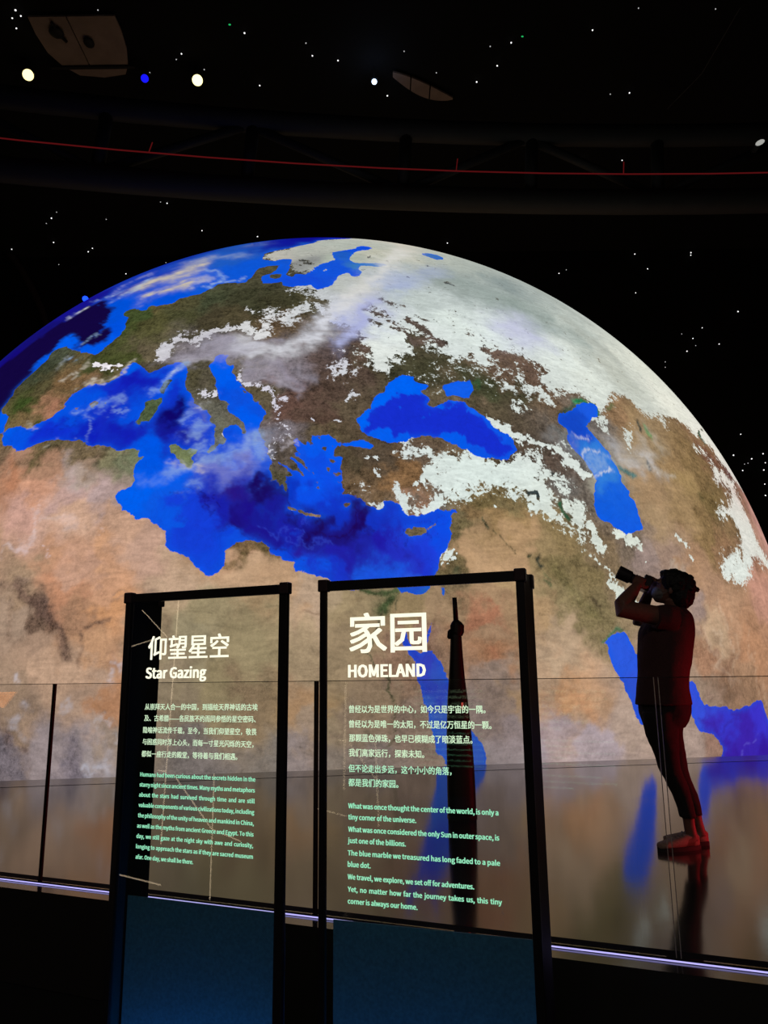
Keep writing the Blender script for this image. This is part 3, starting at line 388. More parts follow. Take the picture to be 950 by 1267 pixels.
CLOUD=[[[[-22.15,42.24],[-19.7,43.02],[-17.65,44.03],[-15.48,44.93]],1.188,0.95,[196,186,170]],
[[[-19.62,38.89],[-17.79,38.98],[-16.1,39.4],[-14.5,39.74]],0.946,0.95,[196,186,170]],
[[[-17.39,42.13],[-15.58,42.37]],1.216,0.8,[196,186,170]],
[[[-16.74,47.06],[-15.46,47.53]],1.378,0.6,[196,186,170]],
[[[-23.96,40.78],[-22.22,41.59],[-21.45,45.1]],0.498,0.8,[150,180,220]],
[[[-14.49,42.81],[-12.79,42.08],[-11.67,40.37],[-11.78,38.65]],0.4,0.55,[150,180,220]],
[[[-16.35,47.11],[-14.24,47.39],[-10.61,47.1]],0.963,0.5,[150,165,190]],
[[[-10.42,52.17],[-9.37,51.99]],1.428,0.5,[110,140,190]],
[[[-30.67,40.59],[-27.89,41.43]],0.23,0.8,[215,218,225]],
[[[-28.6,43.71],[-24.98,42.16],[-23.95,43.56]],0.275,0.5,[150,180,220]],
[[[-24.1,31.36],[-22.88,32.87]],0.167,0.6,[150,180,220]],
[[[-25.49,42.08],[-24.42,45.95],[-21.56,47.09]],0.44,0.35,[180,182,215]],
[[[-13.55,39.4],[-13.31,40.72]],0.416,0.3,[215,218,225]],
[[[-12.37,38.64],[-10.05,38.75],[-9.22,38.75]],0.187,0.7,[150,180,220]],
[[[-24.07,27.04],[-23.54,28.07]],0.186,0.7,[196,186,170]],
[[[-23.0,27.25],[-22.29,28.81]],0.23,0.65,[196,186,170]],
[[[-22.59,25.48],[-21.04,25.58],[-19.63,25.44],[-18.75,25.74],[-18.58,26.61],[-18.33,27.18]],0.197,0.85,[196,186,170]],
[[[-25.52,29.67],[-25.19,29.79]],0.284,0.75,[150,180,220]],
[[[-26.49,28.96],[-25.48,30.76]],0.236,0.25,[215,218,225]],
[[[-26.89,21.57],[-26.23,21.5]],0.187,0.5,[196,186,170]],
[[[-21.71,22.25],[-21.23,22.24]],0.26,0.6,[150,180,220]],
[[[-20.16,22.38],[-19.25,22.47],[-17.84,22.21]],0.331,0.45,[150,180,220]],
[[[-18.78,21.42],[-18.49,21.8]],0.245,0.5,[150,180,220]],
[[[-21.16,19.35],[-20.55,20.89]],0.122,0.4,[150,180,220]],
[[[-20.44,21.64],[-20.02,21.22]],0.246,0.35,[150,180,220]],
[[[-18.29,20.91],[-17.39,20.85]],0.155,0.5,[150,180,220]],
[[[-24.0,18.89],[-23.8,19.35]],0.168,0.5,[196,186,170]],
[[[-15.41,23.22],[-14.48,23.98],[-13.58,24.96],[-12.71,25.79]],0.374,0.6,[150,180,220]],
[[[-13.76,24.8],[-13.2,25.28]],0.25,0.5,[215,218,225]],
[[[-11.33,19.61],[-10.72,19.94]],0.36,0.5,[150,180,220]],
[[[-11.6,18.09],[-10.55,18.53],[-10.13,18.8]],0.417,0.55,[150,180,220]],
[[[-10.83,17.07],[-9.76,17.13]],0.403,0.5,[150,180,220]],
[[[-10.29,20.79],[-10.0,20.52]],0.291,0.5,[215,218,225]],
[[[-10.57,15.83],[-9.04,16.16],[-7.59,16.57],[-6.53,17.24],[-5.49,17.49]],0.597,0.5,[150,180,220]],
[[[-10.19,15.18],[-8.6,14.74],[-7.46,15.72]],0.884,0.28,[180,182,215]],
[[[-6.9,16.4],[-5.91,15.31]],0.64,0.25,[180,182,215]],
[[[-5.71,17.06],[-5.37,16.34]],0.531,0.4,[150,180,220]],
[[[-12.71,15.15],[-11.67,15.56]],0.53,0.5,[150,180,220]],
[[[-11.24,13.35],[-10.46,13.57]],0.384,0.4,[150,180,220]],
[[[-14.25,14.66],[-13.6,14.6]],0.53,0.2,[150,180,220]],
[[[-12.16,15.88],[-10.85,15.57],[-10.46,14.85]],0.398,0.5,[196,186,170]],
[[[-14.61,27.02],[-12.33,26.94],[-10.43,27.18],[-8.78,26.99]],0.777,0.6,[165,160,175]],
[[[-13.06,26.54],[-10.48,25.98]],0.5,0.5,[190,186,195]],
[[[-8.56,27.48],[-6.38,26.48],[-4.68,26.58]],0.659,0.5,[190,190,198]],
[[[-7.95,28.37],[-5.4,26.22],[-3.21,27.14],[-1.39,28.49],[-0.21,31.03],[1.58,33.99]],0.871,0.75,[215,216,222]],
[[[-10.88,28.85],[-7.85,27.41],[-5.13,28.26]],0.847,0.5,[175,172,190]],
[[[-6.27,25.11],[-4.55,24.28],[-2.97,22.64]],0.625,0.45,[168,162,180]],
[[[-3.25,24.98],[-2.23,24.04]],0.465,0.35,[170,165,180]],
[[[-7.65,25.4],[-5.48,23.42],[-3.07,21.87]],0.454,0.4,[180,176,192]],
[[[-10.9,21.43],[-9.56,19.53]],0.497,0.3,[140,138,130]],
[[[-5.11,17.19],[-3.89,17.37]],0.459,0.35,[160,152,165]],
[[[-3.86,16.58],[-3.15,17.14]],0.164,0.6,[190,182,190]],
[[[3.48,34.31],[2.33,31.65],[1.56,29.57],[0.77,27.99]],1.081,0.95,[172,178,220]],
[[[0.44,32.96],[-1.0,30.41],[-2.35,28.17]],0.915,0.5,[205,208,220]],
[[[5.98,37.51],[8.41,39.98],[11.09,43.01]],1.315,0.5,[160,172,208]],
[[[16.06,31.94],[18.71,34.27],[19.88,31.94]],1.974,0.5,[188,190,220]],
[[[1.58,33.99],[5.07,40.55],[8.1,49.55]],1.323,0.8,[216,215,210]],
[[[8.45,58.24],[8.87,50.1]],1.53,0.5,[215,205,190]],
[[[12.63,41.38],[16.01,39.86],[19.79,36.3]],2.024,0.25,[130,145,140]],
[[[26.11,39.03],[30.56,33.36]],0.814,0.5,[160,165,155]],
[[[26.23,52.5],[27.19,45.13],[30.31,42.32]],1.032,0.5,[150,158,150]],
[[[20.01,19.53],[21.37,19.96]],0.219,0.55,[215,218,225]],
[[[20.67,17.84],[22.66,18.35]],0.26,0.6,[215,218,225]],
[[[21.23,17.05],[23.87,17.92]],0.311,0.5,[150,180,220]],
[[[21.66,16.41],[22.85,16.77]],0.257,0.75,[215,218,225]],
[[[24.82,19.55],[26.71,17.98]],0.943,0.35,[215,218,225]],
[[[28.32,19.65],[29.75,17.78]],0.611,0.35,[215,218,225]],
[[[29.86,18.06],[32.5,17.44]],0.221,0.5,[196,186,170]],
[[[28.35,18.34],[29.46,17.89]],0.204,0.6,[196,186,170]],
[[[30.27,23.03],[30.85,21.24]],0.569,0.4,[196,186,170]],
[[[17.95,19.25],[19.41,18.68]],0.661,0.3,[150,150,150]],
[[[-25.61,9.34],[-23.09,11.07],[-23.22,13.63]],0.248,0.45,[225,205,205]],
[[[-22.25,12.74],[-19.77,11.27]],0.343,0.3,[220,200,200]],
[[[-21.45,17.12],[-20.01,14.01]],0.501,0.35,[200,180,180]],
[[[-24.67,9.77],[-23.94,10.03]],0.215,0.5,[225,205,210]],
[[[-22.2,8.9],[-22.13,9.28]],0.138,0.5,[225,205,210]],
[[[-17.46,10.56],[-17.32,10.48]],0.196,0.3,[220,200,200]],
[[[-23.51,0.06],[-23.21,0.06]],0.258,0.5,[205,200,210]],
[[[-16.31,0.26],[-16.07,0.31]],0.262,0.5,[200,195,205]],
[[[-15.11,0.63],[-14.64,0.73]],0.287,0.5,[200,195,205]],
[[[-19.12,-2.03],[-18.2,-1.32]],0.295,0.4,[205,198,205]],
[[[-23.52,-3.03],[-22.67,-2.79]],0.441,0.5,[200,195,205]],
[[[-22.04,-3.73],[-21.91,-3.62]],0.368,0.35,[200,195,205]],
[[[-16.35,-3.11],[-15.77,-2.51],[-14.94,-2.3]],0.17,0.45,[205,198,200]],
[[[-16.74,-5.8],[-16.13,-5.95]],0.283,0.5,[200,200,215]],
[[[-15.66,-5.24],[-15.54,-5.24]],0.279,0.5,[200,200,215]],
[[[-14.72,-3.36],[-14.51,-4.16]],0.17,0.4,[200,195,200]],
[[[28.19,7.92],[29.96,8.8]],0.269,0.4,[196,186,170]],
[[[34.13,5.17],[34.68,3.41],[35.25,2.0]],0.195,0.35,[215,190,165]],
[[[33.03,3.35],[33.33,1.96],[31.89,0.59]],0.183,0.3,[215,190,165]],
[[[36.06,4.92],[36.65,2.03],[34.73,-0.45]],0.206,0.3,[210,180,150]],
[[[31.44,3.98],[32.24,1.26],[34.04,-0.79],[35.92,-1.38]],0.205,0.35,[205,175,150]],
[[[38.63,3.57],[38.57,0.6],[39.26,-2.34]],0.178,0.35,[215,180,150]],
[[[40.08,-0.15],[41.16,-3.92]],0.243,0.35,[215,180,150]],
[[[13.34,-2.96],[16.5,-3.9],[20.63,-5.53]],0.615,0.2,[200,185,200]],
[[[30.89,3.95],[32.33,1.43],[33.98,-1.13],[36.44,-0.83]],0.141,0.6,[120,88,70]],
[[[32.93,-0.09],[34.94,0.59],[37.09,2.04]],0.193,0.5,[125,92,75]],
[[[30.41,-0.4],[32.63,-2.11],[38.03,-1.94]],0.527,0.35,[110,88,72]]]
MARK=[[[[-24.03,6.65],[-22.78,5.95],[-21.53,4.86],[-19.51,3.6],[-18.99,1.25]],0.327,0.65,[98,76,66]],
[[[-25.66,6.95],[-22.98,6.7]],0.334,0.4,[110,88,75]],
[[[-21.26,5.44],[-20.38,4.63]],0.447,0.6,[95,74,66]],
[[[-18.02,2.58],[-17.73,3.54],[-16.88,3.91],[-15.82,4.05]],0.179,0.55,[115,90,75]],
[[[-18.23,0.73],[-17.97,2.13]],0.15,0.4,[120,95,80]],
[[[-24.45,5.62],[-24.16,2.88]],0.264,0.35,[130,105,88]],
[[[-23.61,-3.77],[-23.48,-4.72]],0.382,0.55,[105,85,78]],
[[[-22.12,-4.91],[-21.98,-4.96]],0.248,0.6,[100,82,78]],
[[[-15.87,5.78],[-15.08,5.92],[-14.55,5.55],[-15.0,5.16],[-15.83,5.37]],0.12,0.4,[140,112,95]],
[[[-13.24,5.84],[-12.36,6.04]],0.233,0.35,[130,105,90]],
[[[-11.61,3.92],[-11.45,2.26]],0.396,0.5,[120,100,85]],
[[[-6.66,0.31],[-6.09,-0.76],[-6.89,-1.27]],0.472,0.5,[135,110,90]],
[[[-4.49,0.28],[-4.2,-0.78]],0.315,0.3,[130,110,90]],
[[[-4.84,-4.72],[-4.79,-4.82]],0.157,0.5,[110,95,90]],
[[[-2.28,4.35],[-1.01,4.12]],0.11,0.4,[120,95,75]],
[[[1.47,4.83],[2.03,5.11]],0.167,0.3,[130,105,80]],
[[[3.82,5.11],[3.48,4.83],[3.3,4.16]],0.614,0.85,[78,88,58]],
[[[1.87,5.73],[4.4,5.73]],0.227,0.8,[82,92,62]],
[[[3.3,4.16],[3.23,3.33],[2.77,2.35],[2.32,1.43],[2.81,0.62],[3.34,-0.29],[4.05,-0.67],[3.77,-1.3],[4.09,-1.94],[3.97,-3.51],[3.85,-4.34],[3.58,-4.86]],0.087,0.75,[88,82,62]],
[[[3.58,-4.54],[3.25,-5.32],[2.23,-5.55]],0.107,0.5,[90,78,68]],
[[[1.97,-3.57],[2.18,-3.89]],0.157,0.5,[95,85,70]],
[[[4.38,4.83],[4.47,3.99]],0.067,0.6,[95,90,70]],
[[[7.14,3.72],[6.56,1.78],[6.76,1.13]],0.137,0.4,[125,95,80]],
[[[10.78,10.96],[10.92,10.46],[11.11,10.41]],0.088,0.85,[70,72,52]],
[[[11.74,10.37],[12.35,10.02],[12.91,9.17],[13.32,8.69]],0.058,0.6,[95,85,60]],
[[[14.35,8.49],[14.61,8.44]],0.117,0.8,[70,72,50]],
[[[15.41,8.36],[15.5,7.92],[15.66,7.62]],0.162,0.95,[62,62,50]],
[[[15.76,7.25],[16.11,6.77]],0.118,0.6,[90,95,65]],
[[[15.75,6.58],[15.92,6.28]],0.162,0.7,[75,85,58]],
[[[16.79,7.8],[17.33,6.58],[18.21,5.08],[19.56,4.2]],0.47,0.4,[105,98,62]],
[[[19.67,5.13],[19.99,4.71]],0.272,0.6,[80,68,50]],
[[[10.8,1.49],[11.19,0.94]],0.35,0.4,[175,110,85]],
[[[17.62,-1.68],[18.91,-3.43]],0.51,0.4,[205,150,110]],
[[[17.88,12.84],[18.01,12.29],[18.29,11.77]],0.215,0.9,[45,88,62]],
[[[15.11,13.47],[15.63,13.66],[15.71,13.25],[15.47,13.51]],0.169,0.95,[52,62,62]],
[[[17.56,15.68],[17.8,15.34]],0.12,0.95,[50,60,60]],
[[[24.82,17.44],[25.46,17.07],[26.08,16.61]],0.326,0.85,[75,112,110]],
[[[21.85,23.61],[22.56,24.19],[23.85,24.14],[23.84,22.97]],0.325,0.9,[25,120,75]],
[[[19.63,21.71],[20.28,22.3],[21.51,23.05]],0.317,0.6,[35,75,60]],
[[[25.37,24.07],[26.49,24.92]],0.22,0.5,[90,120,80]],
[[[29.1,23.48],[29.08,22.38]],0.178,0.9,[58,62,56]],
[[[30.1,23.19],[30.17,22.31]],0.252,0.9,[48,130,55]],
[[[28.57,18.65],[28.64,17.97]],0.221,0.9,[52,62,68]],
[[[43.23,28.37],[42.27,26.49],[42.71,26.06]],0.201,0.9,[45,95,80]],
[[[44.39,28.84],[45.24,28.74]],0.28,0.9,[45,95,80]],
[[[11.26,23.54],[12.08,24.23],[12.12,23.49]],0.252,0.5,[42,85,55]],
[[[20.13,2.1],[20.63,2.59],[21.67,2.97],[22.21,2.98]],0.139,0.7,[70,110,80]],
[[[37.83,18.4],[38.29,17.86]],0.207,0.7,[80,75,50]],
[[[35.5,16.89],[35.83,16.43]],0.361,0.5,[88,80,50]],
[[[26.86,26.65],[27.5,26.66]],0.236,0.6,[110,100,85]],
[[[28.93,26.39],[29.36,26.11]],0.186,0.6,[110,100,85]],
[[[-3.79,43.28],[-2.77,43.47]],0.175,0.8,[80,82,82]],
[[[-3.54,41.81],[-2.55,42.46]],0.138,0.8,[80,82,82]],
[[[3.88,44.64],[4.26,45.02]],0.192,0.8,[95,100,98]],
[[[5.64,44.27],[5.96,43.83]],0.152,0.8,[95,100,98]],
[[[9.97,44.59],[10.84,43.65]],0.157,0.8,[80,90,92]],
[[[11.88,39.8],[12.33,39.39]],0.217,0.8,[80,88,92]],
[[[7.38,39.88],[7.73,39.98]],0.131,0.8,[90,98,110]],
[[[-2.56,34.31],[-1.05,34.02],[-0.3,32.94]],0.509,0.6,[98,90,75]],
[[[-0.67,33.2],[-0.44,32.41]],0.291,0.5,[95,85,70]],
[[[2.97,31.2],[4.03,30.45]],0.369,0.75,[85,78,70]],
[[[1.8,27.72],[2.83,27.26],[2.44,25.73]],0.504,0.7,[98,80,68]],
[[[5.11,30.21],[6.15,29.53],[7.09,27.88]],0.274,0.7,[92,80,74]],
[[[7.49,28.26],[8.67,28.99],[9.31,28.21]],0.548,0.65,[96,80,72]],
[[[5.0,34.07],[5.72,33.47]],0.308,0.5,[105,100,95]],
[[[3.08,33.84],[4.5,32.24]],0.489,0.5,[105,100,98]],
[[[3.04,32.74],[4.82,31.39],[6.2,30.11]],0.575,0.6,[98,86,80]],
[[[4.27,34.69],[6.5,33.6]],0.413,0.5,[108,100,98]],
[[[6.7,31.65],[8.35,29.5],[9.54,28.25]],0.465,0.62,[96,82,76]],
[[[10.96,31.83],[13.84,30.06]],0.699,0.3,[110,98,90]],
[[[1.28,29.55],[2.52,28.51]],0.522,0.55,[98,84,78]],
[[[13.61,28.84],[15.55,26.58]],0.464,0.5,[105,88,78]],
[[[7.34,26.66],[10.21,26.56]],0.431,0.4,[80,74,58]],
[[[7.54,32.43],[8.59,31.59]],0.249,0.5,[105,100,98]],
[[[14.33,28.45],[16.65,27.92],[17.88,26.1]],0.586,0.6,[108,88,76]],
[[[46.5,22.84],[46.76,22.35]],0.903,0.6,[90,60,65]],
[[[47.33,18.63],[51.36,17.69],[56.24,17.44]],0.585,0.5,[150,105,95]],
[[[43.4,11.39],[45.79,11.35]],0.706,0.5,[110,75,65]],
[[[44.24,10.64],[47.54,10.72]],1.179,0.6,[150,110,85]],
[[[46.91,16.93],[49.5,13.52]],0.543,0.3,[200,150,140]],
[[[-26.87,17.67],[-23.65,18.26],[-20.62,18.69]],0.492,0.35,[90,78,55]],
[[[-19.61,17.6],[-18.04,17.01]],0.439,0.4,[105,88,62]],
[[[11.32,12.63],[12.36,13.24]],0.34,0.5,[98,85,55]],
[[[9.64,11.74],[10.64,12.26]],0.259,0.4,[110,90,60]]]
RIDGE=[[[[-1.64,10.5],[-0.78,10.07],[0.37,10.06],[1.82,11.0]],0.128,0.5,[30,5,75]],
[[[-2.62,11.0],[-1.64,10.25],[-0.2,9.76],[0.94,10.37]],0.105,0.5,[28,5,80]],
[[[-4.96,14.26],[-4.31,12.8],[-3.57,11.64],[-2.97,10.88]],0.243,0.5,[26,5,85]],
[[[-8.87,10.55],[-7.38,10.19],[-5.91,9.72],[-3.89,9.31]],0.118,0.3,[28,8,90]],
[[[-7.44,11.11],[-6.99,10.36]],0.18,0.4,[28,5,90]],
[[[-5.91,9.72],[-3.61,9.31],[-2.17,7.99],[-1.03,7.11]],0.144,0.3,[28,15,110]],
[[[2.57,10.69],[3.56,10.71]],0.072,0.5,[28,12,100]],
[[[4.96,9.08],[6.14,9.23],[7.84,9.71]],0.061,0.5,[25,15,120]],
[[[3.56,10.71],[1.52,10.25]],0.058,0.4,[28,12,100]],
[[[5.31,10.44],[6.82,10.79],[7.75,11.14]],0.055,0.4,[25,25,150]],
[[[-12.09,12.62],[-10.26,12.83],[-9.03,12.58]],0.075,0.35,[25,12,110]],
[[[-9.9,12.88],[-8.91,12.57],[-8.45,12.87]],0.062,0.5,[22,10,100]],
[[[-12.4,20.19],[-11.84,20.94]],0.668,0.5,[14,4,95]],
[[[-16.4,19.48],[-14.31,19.37],[-13.03,19.86]],0.111,0.35,[12,20,140]],
[[[-24.45,20.92],[-21.65,21.19],[-20.29,21.96]],0.101,0.35,[12,20,140]],
[[[-28.36,20.51],[-25.39,21.13]],0.091,0.35,[12,25,150]],
[[[5.11,8.3],[5.36,8.61]],0.177,0.3,[28,20,120]],
[[[1.54,11.94],[1.82,11.31]],0.486,0.4,[26,4,85]],
[[[-4.8,10.73],[-2.77,9.78],[0.37,9.28]],0.117,0.25,[60,90,230]],
[[[2.61,6.81],[4.33,7.41]],0.817,0.3,[35,75,220]],
[[[31.79,-4.71],[34.25,-3.86],[35.6,-3.59]],0.236,0.4,[60,25,140]],
[[[29.2,-3.91],[31.82,-4.39]],0.258,0.3,[60,30,150]],
[[[35.75,-7.06],[38.38,-5.19]],0.108,0.5,[110,100,225]],
[[[5.28,16.41],[5.45,19.41]],0.07,0.1,[20,20,150]]]
AX = Vector((-0.06547735, 0.9978409, 0.00512359)).normalized()
HALF = math.radians(31.3219); DIST = 21.0
RS = DIST*math.sin(HALF); GC = CAM + AX*DIST
EX = Vector((0.997854, 0.06547821, 0)).normalized(); EZ = EX.cross(AX).normalized()
def build_globe():
    betas = np.linspace(0.12, 31.30, 300)
    th = list(np.degrees(np.arcsin(np.minimum(1, np.sin(np.radians(betas))*DIST/RS)) - np.radians(betas)))
    th = [t for t in th if t < 58.5] + [58.68] + list(np.linspace(60, 178, 44))
    ph = list(np.linspace(-22, 202, 800)) + list(np.linspace(202, 338, 60))[1:-1]
    T, P = np.meshgrid(np.array(th), np.radians(np.array(ph)), indexing='ij')
    nT, nP = T.shape
    U = (T*np.cos(P)).ravel().astype(np.float32); V = (T*np.sin(P)).ravel().astype(np.float32)
    Tr = np.radians(T)
    e0 = -np.array(AX); ex = np.array(EX); ez = np.array(EZ)
    D = np.cos(Tr)[..., None]*e0 + np.sin(Tr)[..., None]*(np.cos(P)[..., None]*ex + np.sin(P)[..., None]*ez)
    co = D.reshape(-1, 3)*RS
    n = nT*nP
    idx = np.arange(n).reshape(nT, nP)
    a = idx[:-1]; b = idx[1:]
    q = np.stack([a, np.roll(a, -1, 1), np.roll(b, -1, 1), b], -1).reshape(-1, 4)
    co = np.vstack([co, e0*RS, -e0*RS])
    tri = np.stack([np.full(nP, n), np.roll(idx[0], -1), idx[0]], -1)
    tri2 = np.stack([np.full(nP, n+1), idx[-1], np.roll(idx[-1], -1)], -1)
    me = bpy.data.meshes.new('globe')
    loops = np.concatenate([q.ravel(), tri.ravel(), tri2.ravel()]).astype(np.int32)
    sizes = np.concatenate([np.full(len(q), 4), np.full(2*nP, 3)])
    starts = np.concatenate([[0], np.cumsum(sizes)[:-1]]).astype(np.int32)
    me.vertices.add(len(co)); me.vertices.foreach_set('co', co.astype(np.float32).ravel())
    me.loops.add(len(loops)); me.loops.foreach_set('vertex_index', loops)
    me.polygons.add(len(starts)); me.polygons.foreach_set('loop_start', starts)
    me.update(calc_edges=True); me.validate()
    me.shade_smooth()
    U = np.append(U, [0, 179]).astype(np.float32); V = np.append(V, [0, 0]).astype(np.float32)
    N = len(U)
    # fractal wobble so the colour fields get natural ragged outlines
    rng = np.random.default_rng(7)
    lat = rng.random((4, 256, 256)).astype(np.float32)
    def fbm(ch, x, y, freq, octv=5, gain=0.55):
        tot = np.zeros(len(x), np.float32); amp = 1.0; nrm = 0
        for o_ in range(octv):
            X, Y = x*freq+37.1*o_+99, y*freq+11.7*o_+99
            xi, yi = np.floor(X).astype(int), np.floor(Y).astype(int)
            fx, fy = X-xi, Y-yi; fx = fx*fx*(3-2*fx); fy = fy*fy*(3-2*fy)
            T_ = lat[ch]
            g = lambda i_, j_: T_[(xi+i_) & 255, (yi+j_) & 255]
            v = (g(0, 0)*(1-fx)+g(1, 0)*fx)*(1-fy)+(g(0, 1)*(1-fx)+g(1, 1)*fx)*fy
            tot += (v-0.5)*amp; nrm += amp; amp *= gain; freq *= 2.05
        return tot*2
    U0, V0 = U.copy(), V.copy()
    near = (np.hypot(U, V) < 80)
    wu, wv = fbm(0, U, V, 0.55), fbm(1, U, V, 0.55)
    wu2, wv2 = fbm(2, U, V, 2.2, 4), fbm(3, U, V, 2.2, 4)
    def segdist(poly, px, py, closed=True):
        p = np.array(poly, np.float32)
        a = p if closed else p[:-1]
        b = np.roll(p, -1, 0) if closed else p[1:]
        best = np.full(len(px), 1e9, np.float32)
        inside = np.zeros(len(px), bool)
        for (ax, ay), (bx, by) in zip(a, b):
            dx, dy = bx-ax, by-ay
            L = dx*dx+dy*dy+1e-9
            t = np.clip(((px-ax)*dx+(py-ay)*dy)/L, 0, 1)
            d = (px-ax-t*dx)**2+(py-ay-t*dy)**2
            np.minimum(best, d, out=best)
            if closed:
                c = ((ay > py) != (by > py))
                with np.errstate(divide='ignore', invalid='ignore'):
                    xx = ax + (py-ay)*dx/(dy if dy != 0 else 1e-9)
                inside ^= c & (px < xx)
        return np.sqrt(best), inside
    def poly_sd(poly, pad=3.0):
        p = np.array(poly)
        lo = p.min(0)-pad; hi = p.max(0)+pad
        s = np.where((U > lo[0]) & (U < hi[0]) & (V > lo[1]) & (V < hi[1]))[0]
        r = np.full(N, -pad, np.float32)
        d, ins = segdist(poly, U[s], V[s])
        r[s] = np.where(ins, d, -d)
        return np.maximum(r, -pad)
    U = U0 + wu2*0.10; V = V0 + wv2*0.10
    sea = np.full(N, -3.0, np.float32)
    for p in SEA: sea = np.maximum(sea, poly_sd(p))
    for p in ISLAND: sea = np.minimum(sea, -poly_sd(p))
    def idw(S, e, power=2.2):
        S = np.array(S, np.float64)
        c = np.array([lin(x[2:5]) for x in S])
        acc = np.zeros((N, 3)); w = np.zeros(N)
        for (x, y), k in zip(S[:, :2], c):
            d2 = (U-x)**2+(V-y)**2
            ww = 1.0/(d2+e*e)**power
            w += ww; acc += ww[:, None]*k
        return acc/w[:, None]
    U = U0 + wu*1.1; V = V0 + wv*1.1
    land = idw(LAND_COLOUR, 0.45); seac = idw(SEA_COLOUR, 0.45); snowc = idw(SNOW_COLOUR, 0.8, 1.6)
    def stroke(pts, w):
        p = np.array(pts); pad = w*2.5+0.3
        lo = p.min(0)-pad; hi = p.max(0)+pad
        s = np.where((U > lo[0]) & (U < hi[0]) & (V > lo[1]) & (V < hi[1]))[0]
        d, _ = segdist(pts, U[s], V[s], closed=False) if len(pts) > 1 else (np.hypot(U[s]-p[0][0], V[s]-p[0][1]), None)
        return s, np.exp(-(d/max(w, .03))**2*1.1)
    # shelf water: bright band close to the shore everywhere
    for p, c, soft in DEEP:
        k = np.clip(poly_sd(p)/soft*0.5+0.5, 0, 1)[:, None]
        seac = seac*(1-k)+np.array(lin(c))*k
    sh = np.exp(-np.clip(sea, 0, 9)/0.22)[:, None]*0.55
    seac = seac*(1-sh)+np.array(lin((5, 92, 238)))*sh
    for p, w, a, c in RIDGE:
        s, k = stroke(p, w); k = (k*a)[:, None]; seac[s] = seac[s]*(1-k)+np.array(lin(c))*k
    U = U0 + wu*0.30 + wu2*.08; V = V0 + wv*0.30 + wv2*.08
    for p, w, a, c in MARK:
        s, k = stroke(p, w); k = np.clip(k*1.3*a, 0, 1)[:, None]; land[s] = land[s]*(1-k)+np.array(lin(c))*k
    U = U0 + wu*0.5 + wu2*.25; V = V0 + wv*0.5 + wv2*.25
    snow = np.zeros(N, np.float32)
    for p, w in SNOW: snow = np.maximum(snow, w*np.clip(0.5+poly_sd(p)/1.8, 0, 1))
    for p, w, a in SNOW_STROKE:
        s, k = stroke(p, w*1.5); snow[s] = np.maximum(snow[s], a*k)
    U = U0 + wu*0.3; V = V0 + wv*0.3
    holes = np.zeros(N, np.float32)
    for p, w, a, c in MARK:      # dark marks also show through the snow
        s, k = stroke(p, w); holes[s] = np.maximum(holes[s], k*a)
    snow = snow*(1-np.clip(holes*1.15, 0, 1)) 
    U = U0 + wu*0.7 + wu2*.2; V = V0 + wv*0.7 + wv2*.2
    clc = np.zeros((N, 3)); cla = np.zeros(N)
    clc[:] = lin((200, 200, 210))
    for p, w, a, c in CLOUD:
        s, k = stroke(p, w); k = k*a
        clc[s] = (clc[s]*cla[s][:, None] + np.array(lin(c))*k[:, None])/(cla[s]+k+1e-6)[:, None]
        cla[s] = 1-(1-cla[s])*(1-k)
    def fa(name, v):
        at = me.attributes.new(name, 'FLOAT', 'POINT'); at.data.foreach_set('value', np.asarray(v, np.float32))
    def ca(name, v):
        at = me.attributes.new(name, 'FLOAT_COLOR', 'POINT')
        at.data.foreach_set('color', np.concatenate([v, np.ones((N, 1))], 1).astype(np.float32).ravel())
    fa('sea', sea); fa('snow', snow); fa('cloud', cla)
    ca('land_colour', land); ca('sea_colour', seac); ca('snow_colour', snowc); ca('cloud_colour', clc)

    m = bpy.data.materials.new('projected_earth_image')
    t, out = nt(m)
    def node(k, **kw):
        x = t.nodes.new(k)
        for a_, v in kw.items(): setattr(x, a_, v)
        return x
    def attr(name, o='Color'):
        x = node('ShaderNodeAttribute'); x.attribute_name = name; return x.outputs[o]
    def L(a_, b_): t.links.new(a_, b_)
    def val(sock, v):
        if isinstance(v, (int, float)): sock.default_value = v
        else: L(v, sock)
    def math_(op, a_, b_=0.0, c_=0.0, clamp=False):
        x = node('ShaderNodeMath', operation=op, use_clamp=clamp)
        val(x.inputs[0], a_); val(x.inputs[1], b_); val(x.inputs[2], c_); return x.outputs[0]
    tc = node('ShaderNodeTexCoord').outputs['Object']
    def noise(scale, detail=6, rough=0.6, dist=0.0, vec=None):
        x = node('ShaderNodeTexNoise'); x.inputs['Scale'].default_value = scale; x.inputs['Detail'].default_value = detail
        x.inputs['Roughness'].default_value = rough; x.inputs['Distortion'].default_value = dist
        L(vec or tc, x.inputs['Vector']); return x.outputs['Fac']
    def ramp(v, lo, hi):
        x = node('ShaderNodeMapRange', interpolation_type='SMOOTHSTEP'); L(v, x.inputs[0])
        x.inputs[1].default_value = lo; x.inputs[2].default_value = hi; return x.outputs[0]
    def mix(f, a_, b_, mode='MIX'):
        x = node('ShaderNodeMix', data_type='RGBA', blend_type=mode)
        val(x.inputs['Factor'], f)
        for s_, v in ((x.inputs['A'], a_), (x.inputs['B'], b_)):
            if isinstance(v, tuple): s_.default_value = v
            else: L(v, s_)
        return x.outputs['Result']
    def scale_c(c_, f_):
        x = node('ShaderNodeVectorMath', operation='SCALE'); L(c_, x.inputs[0]); val(x.inputs['Scale'], f_); return x.outputs[0]
    mp = node('ShaderNodeMapping'); mp.inputs['Rotation'].default_value = (0.3, 0.7, 0.5); mp.inputs['Scale'].default_value = (1, 1, 3.2)
    L(tc, mp.inputs['Vector']); streak = mp.outputs[0]
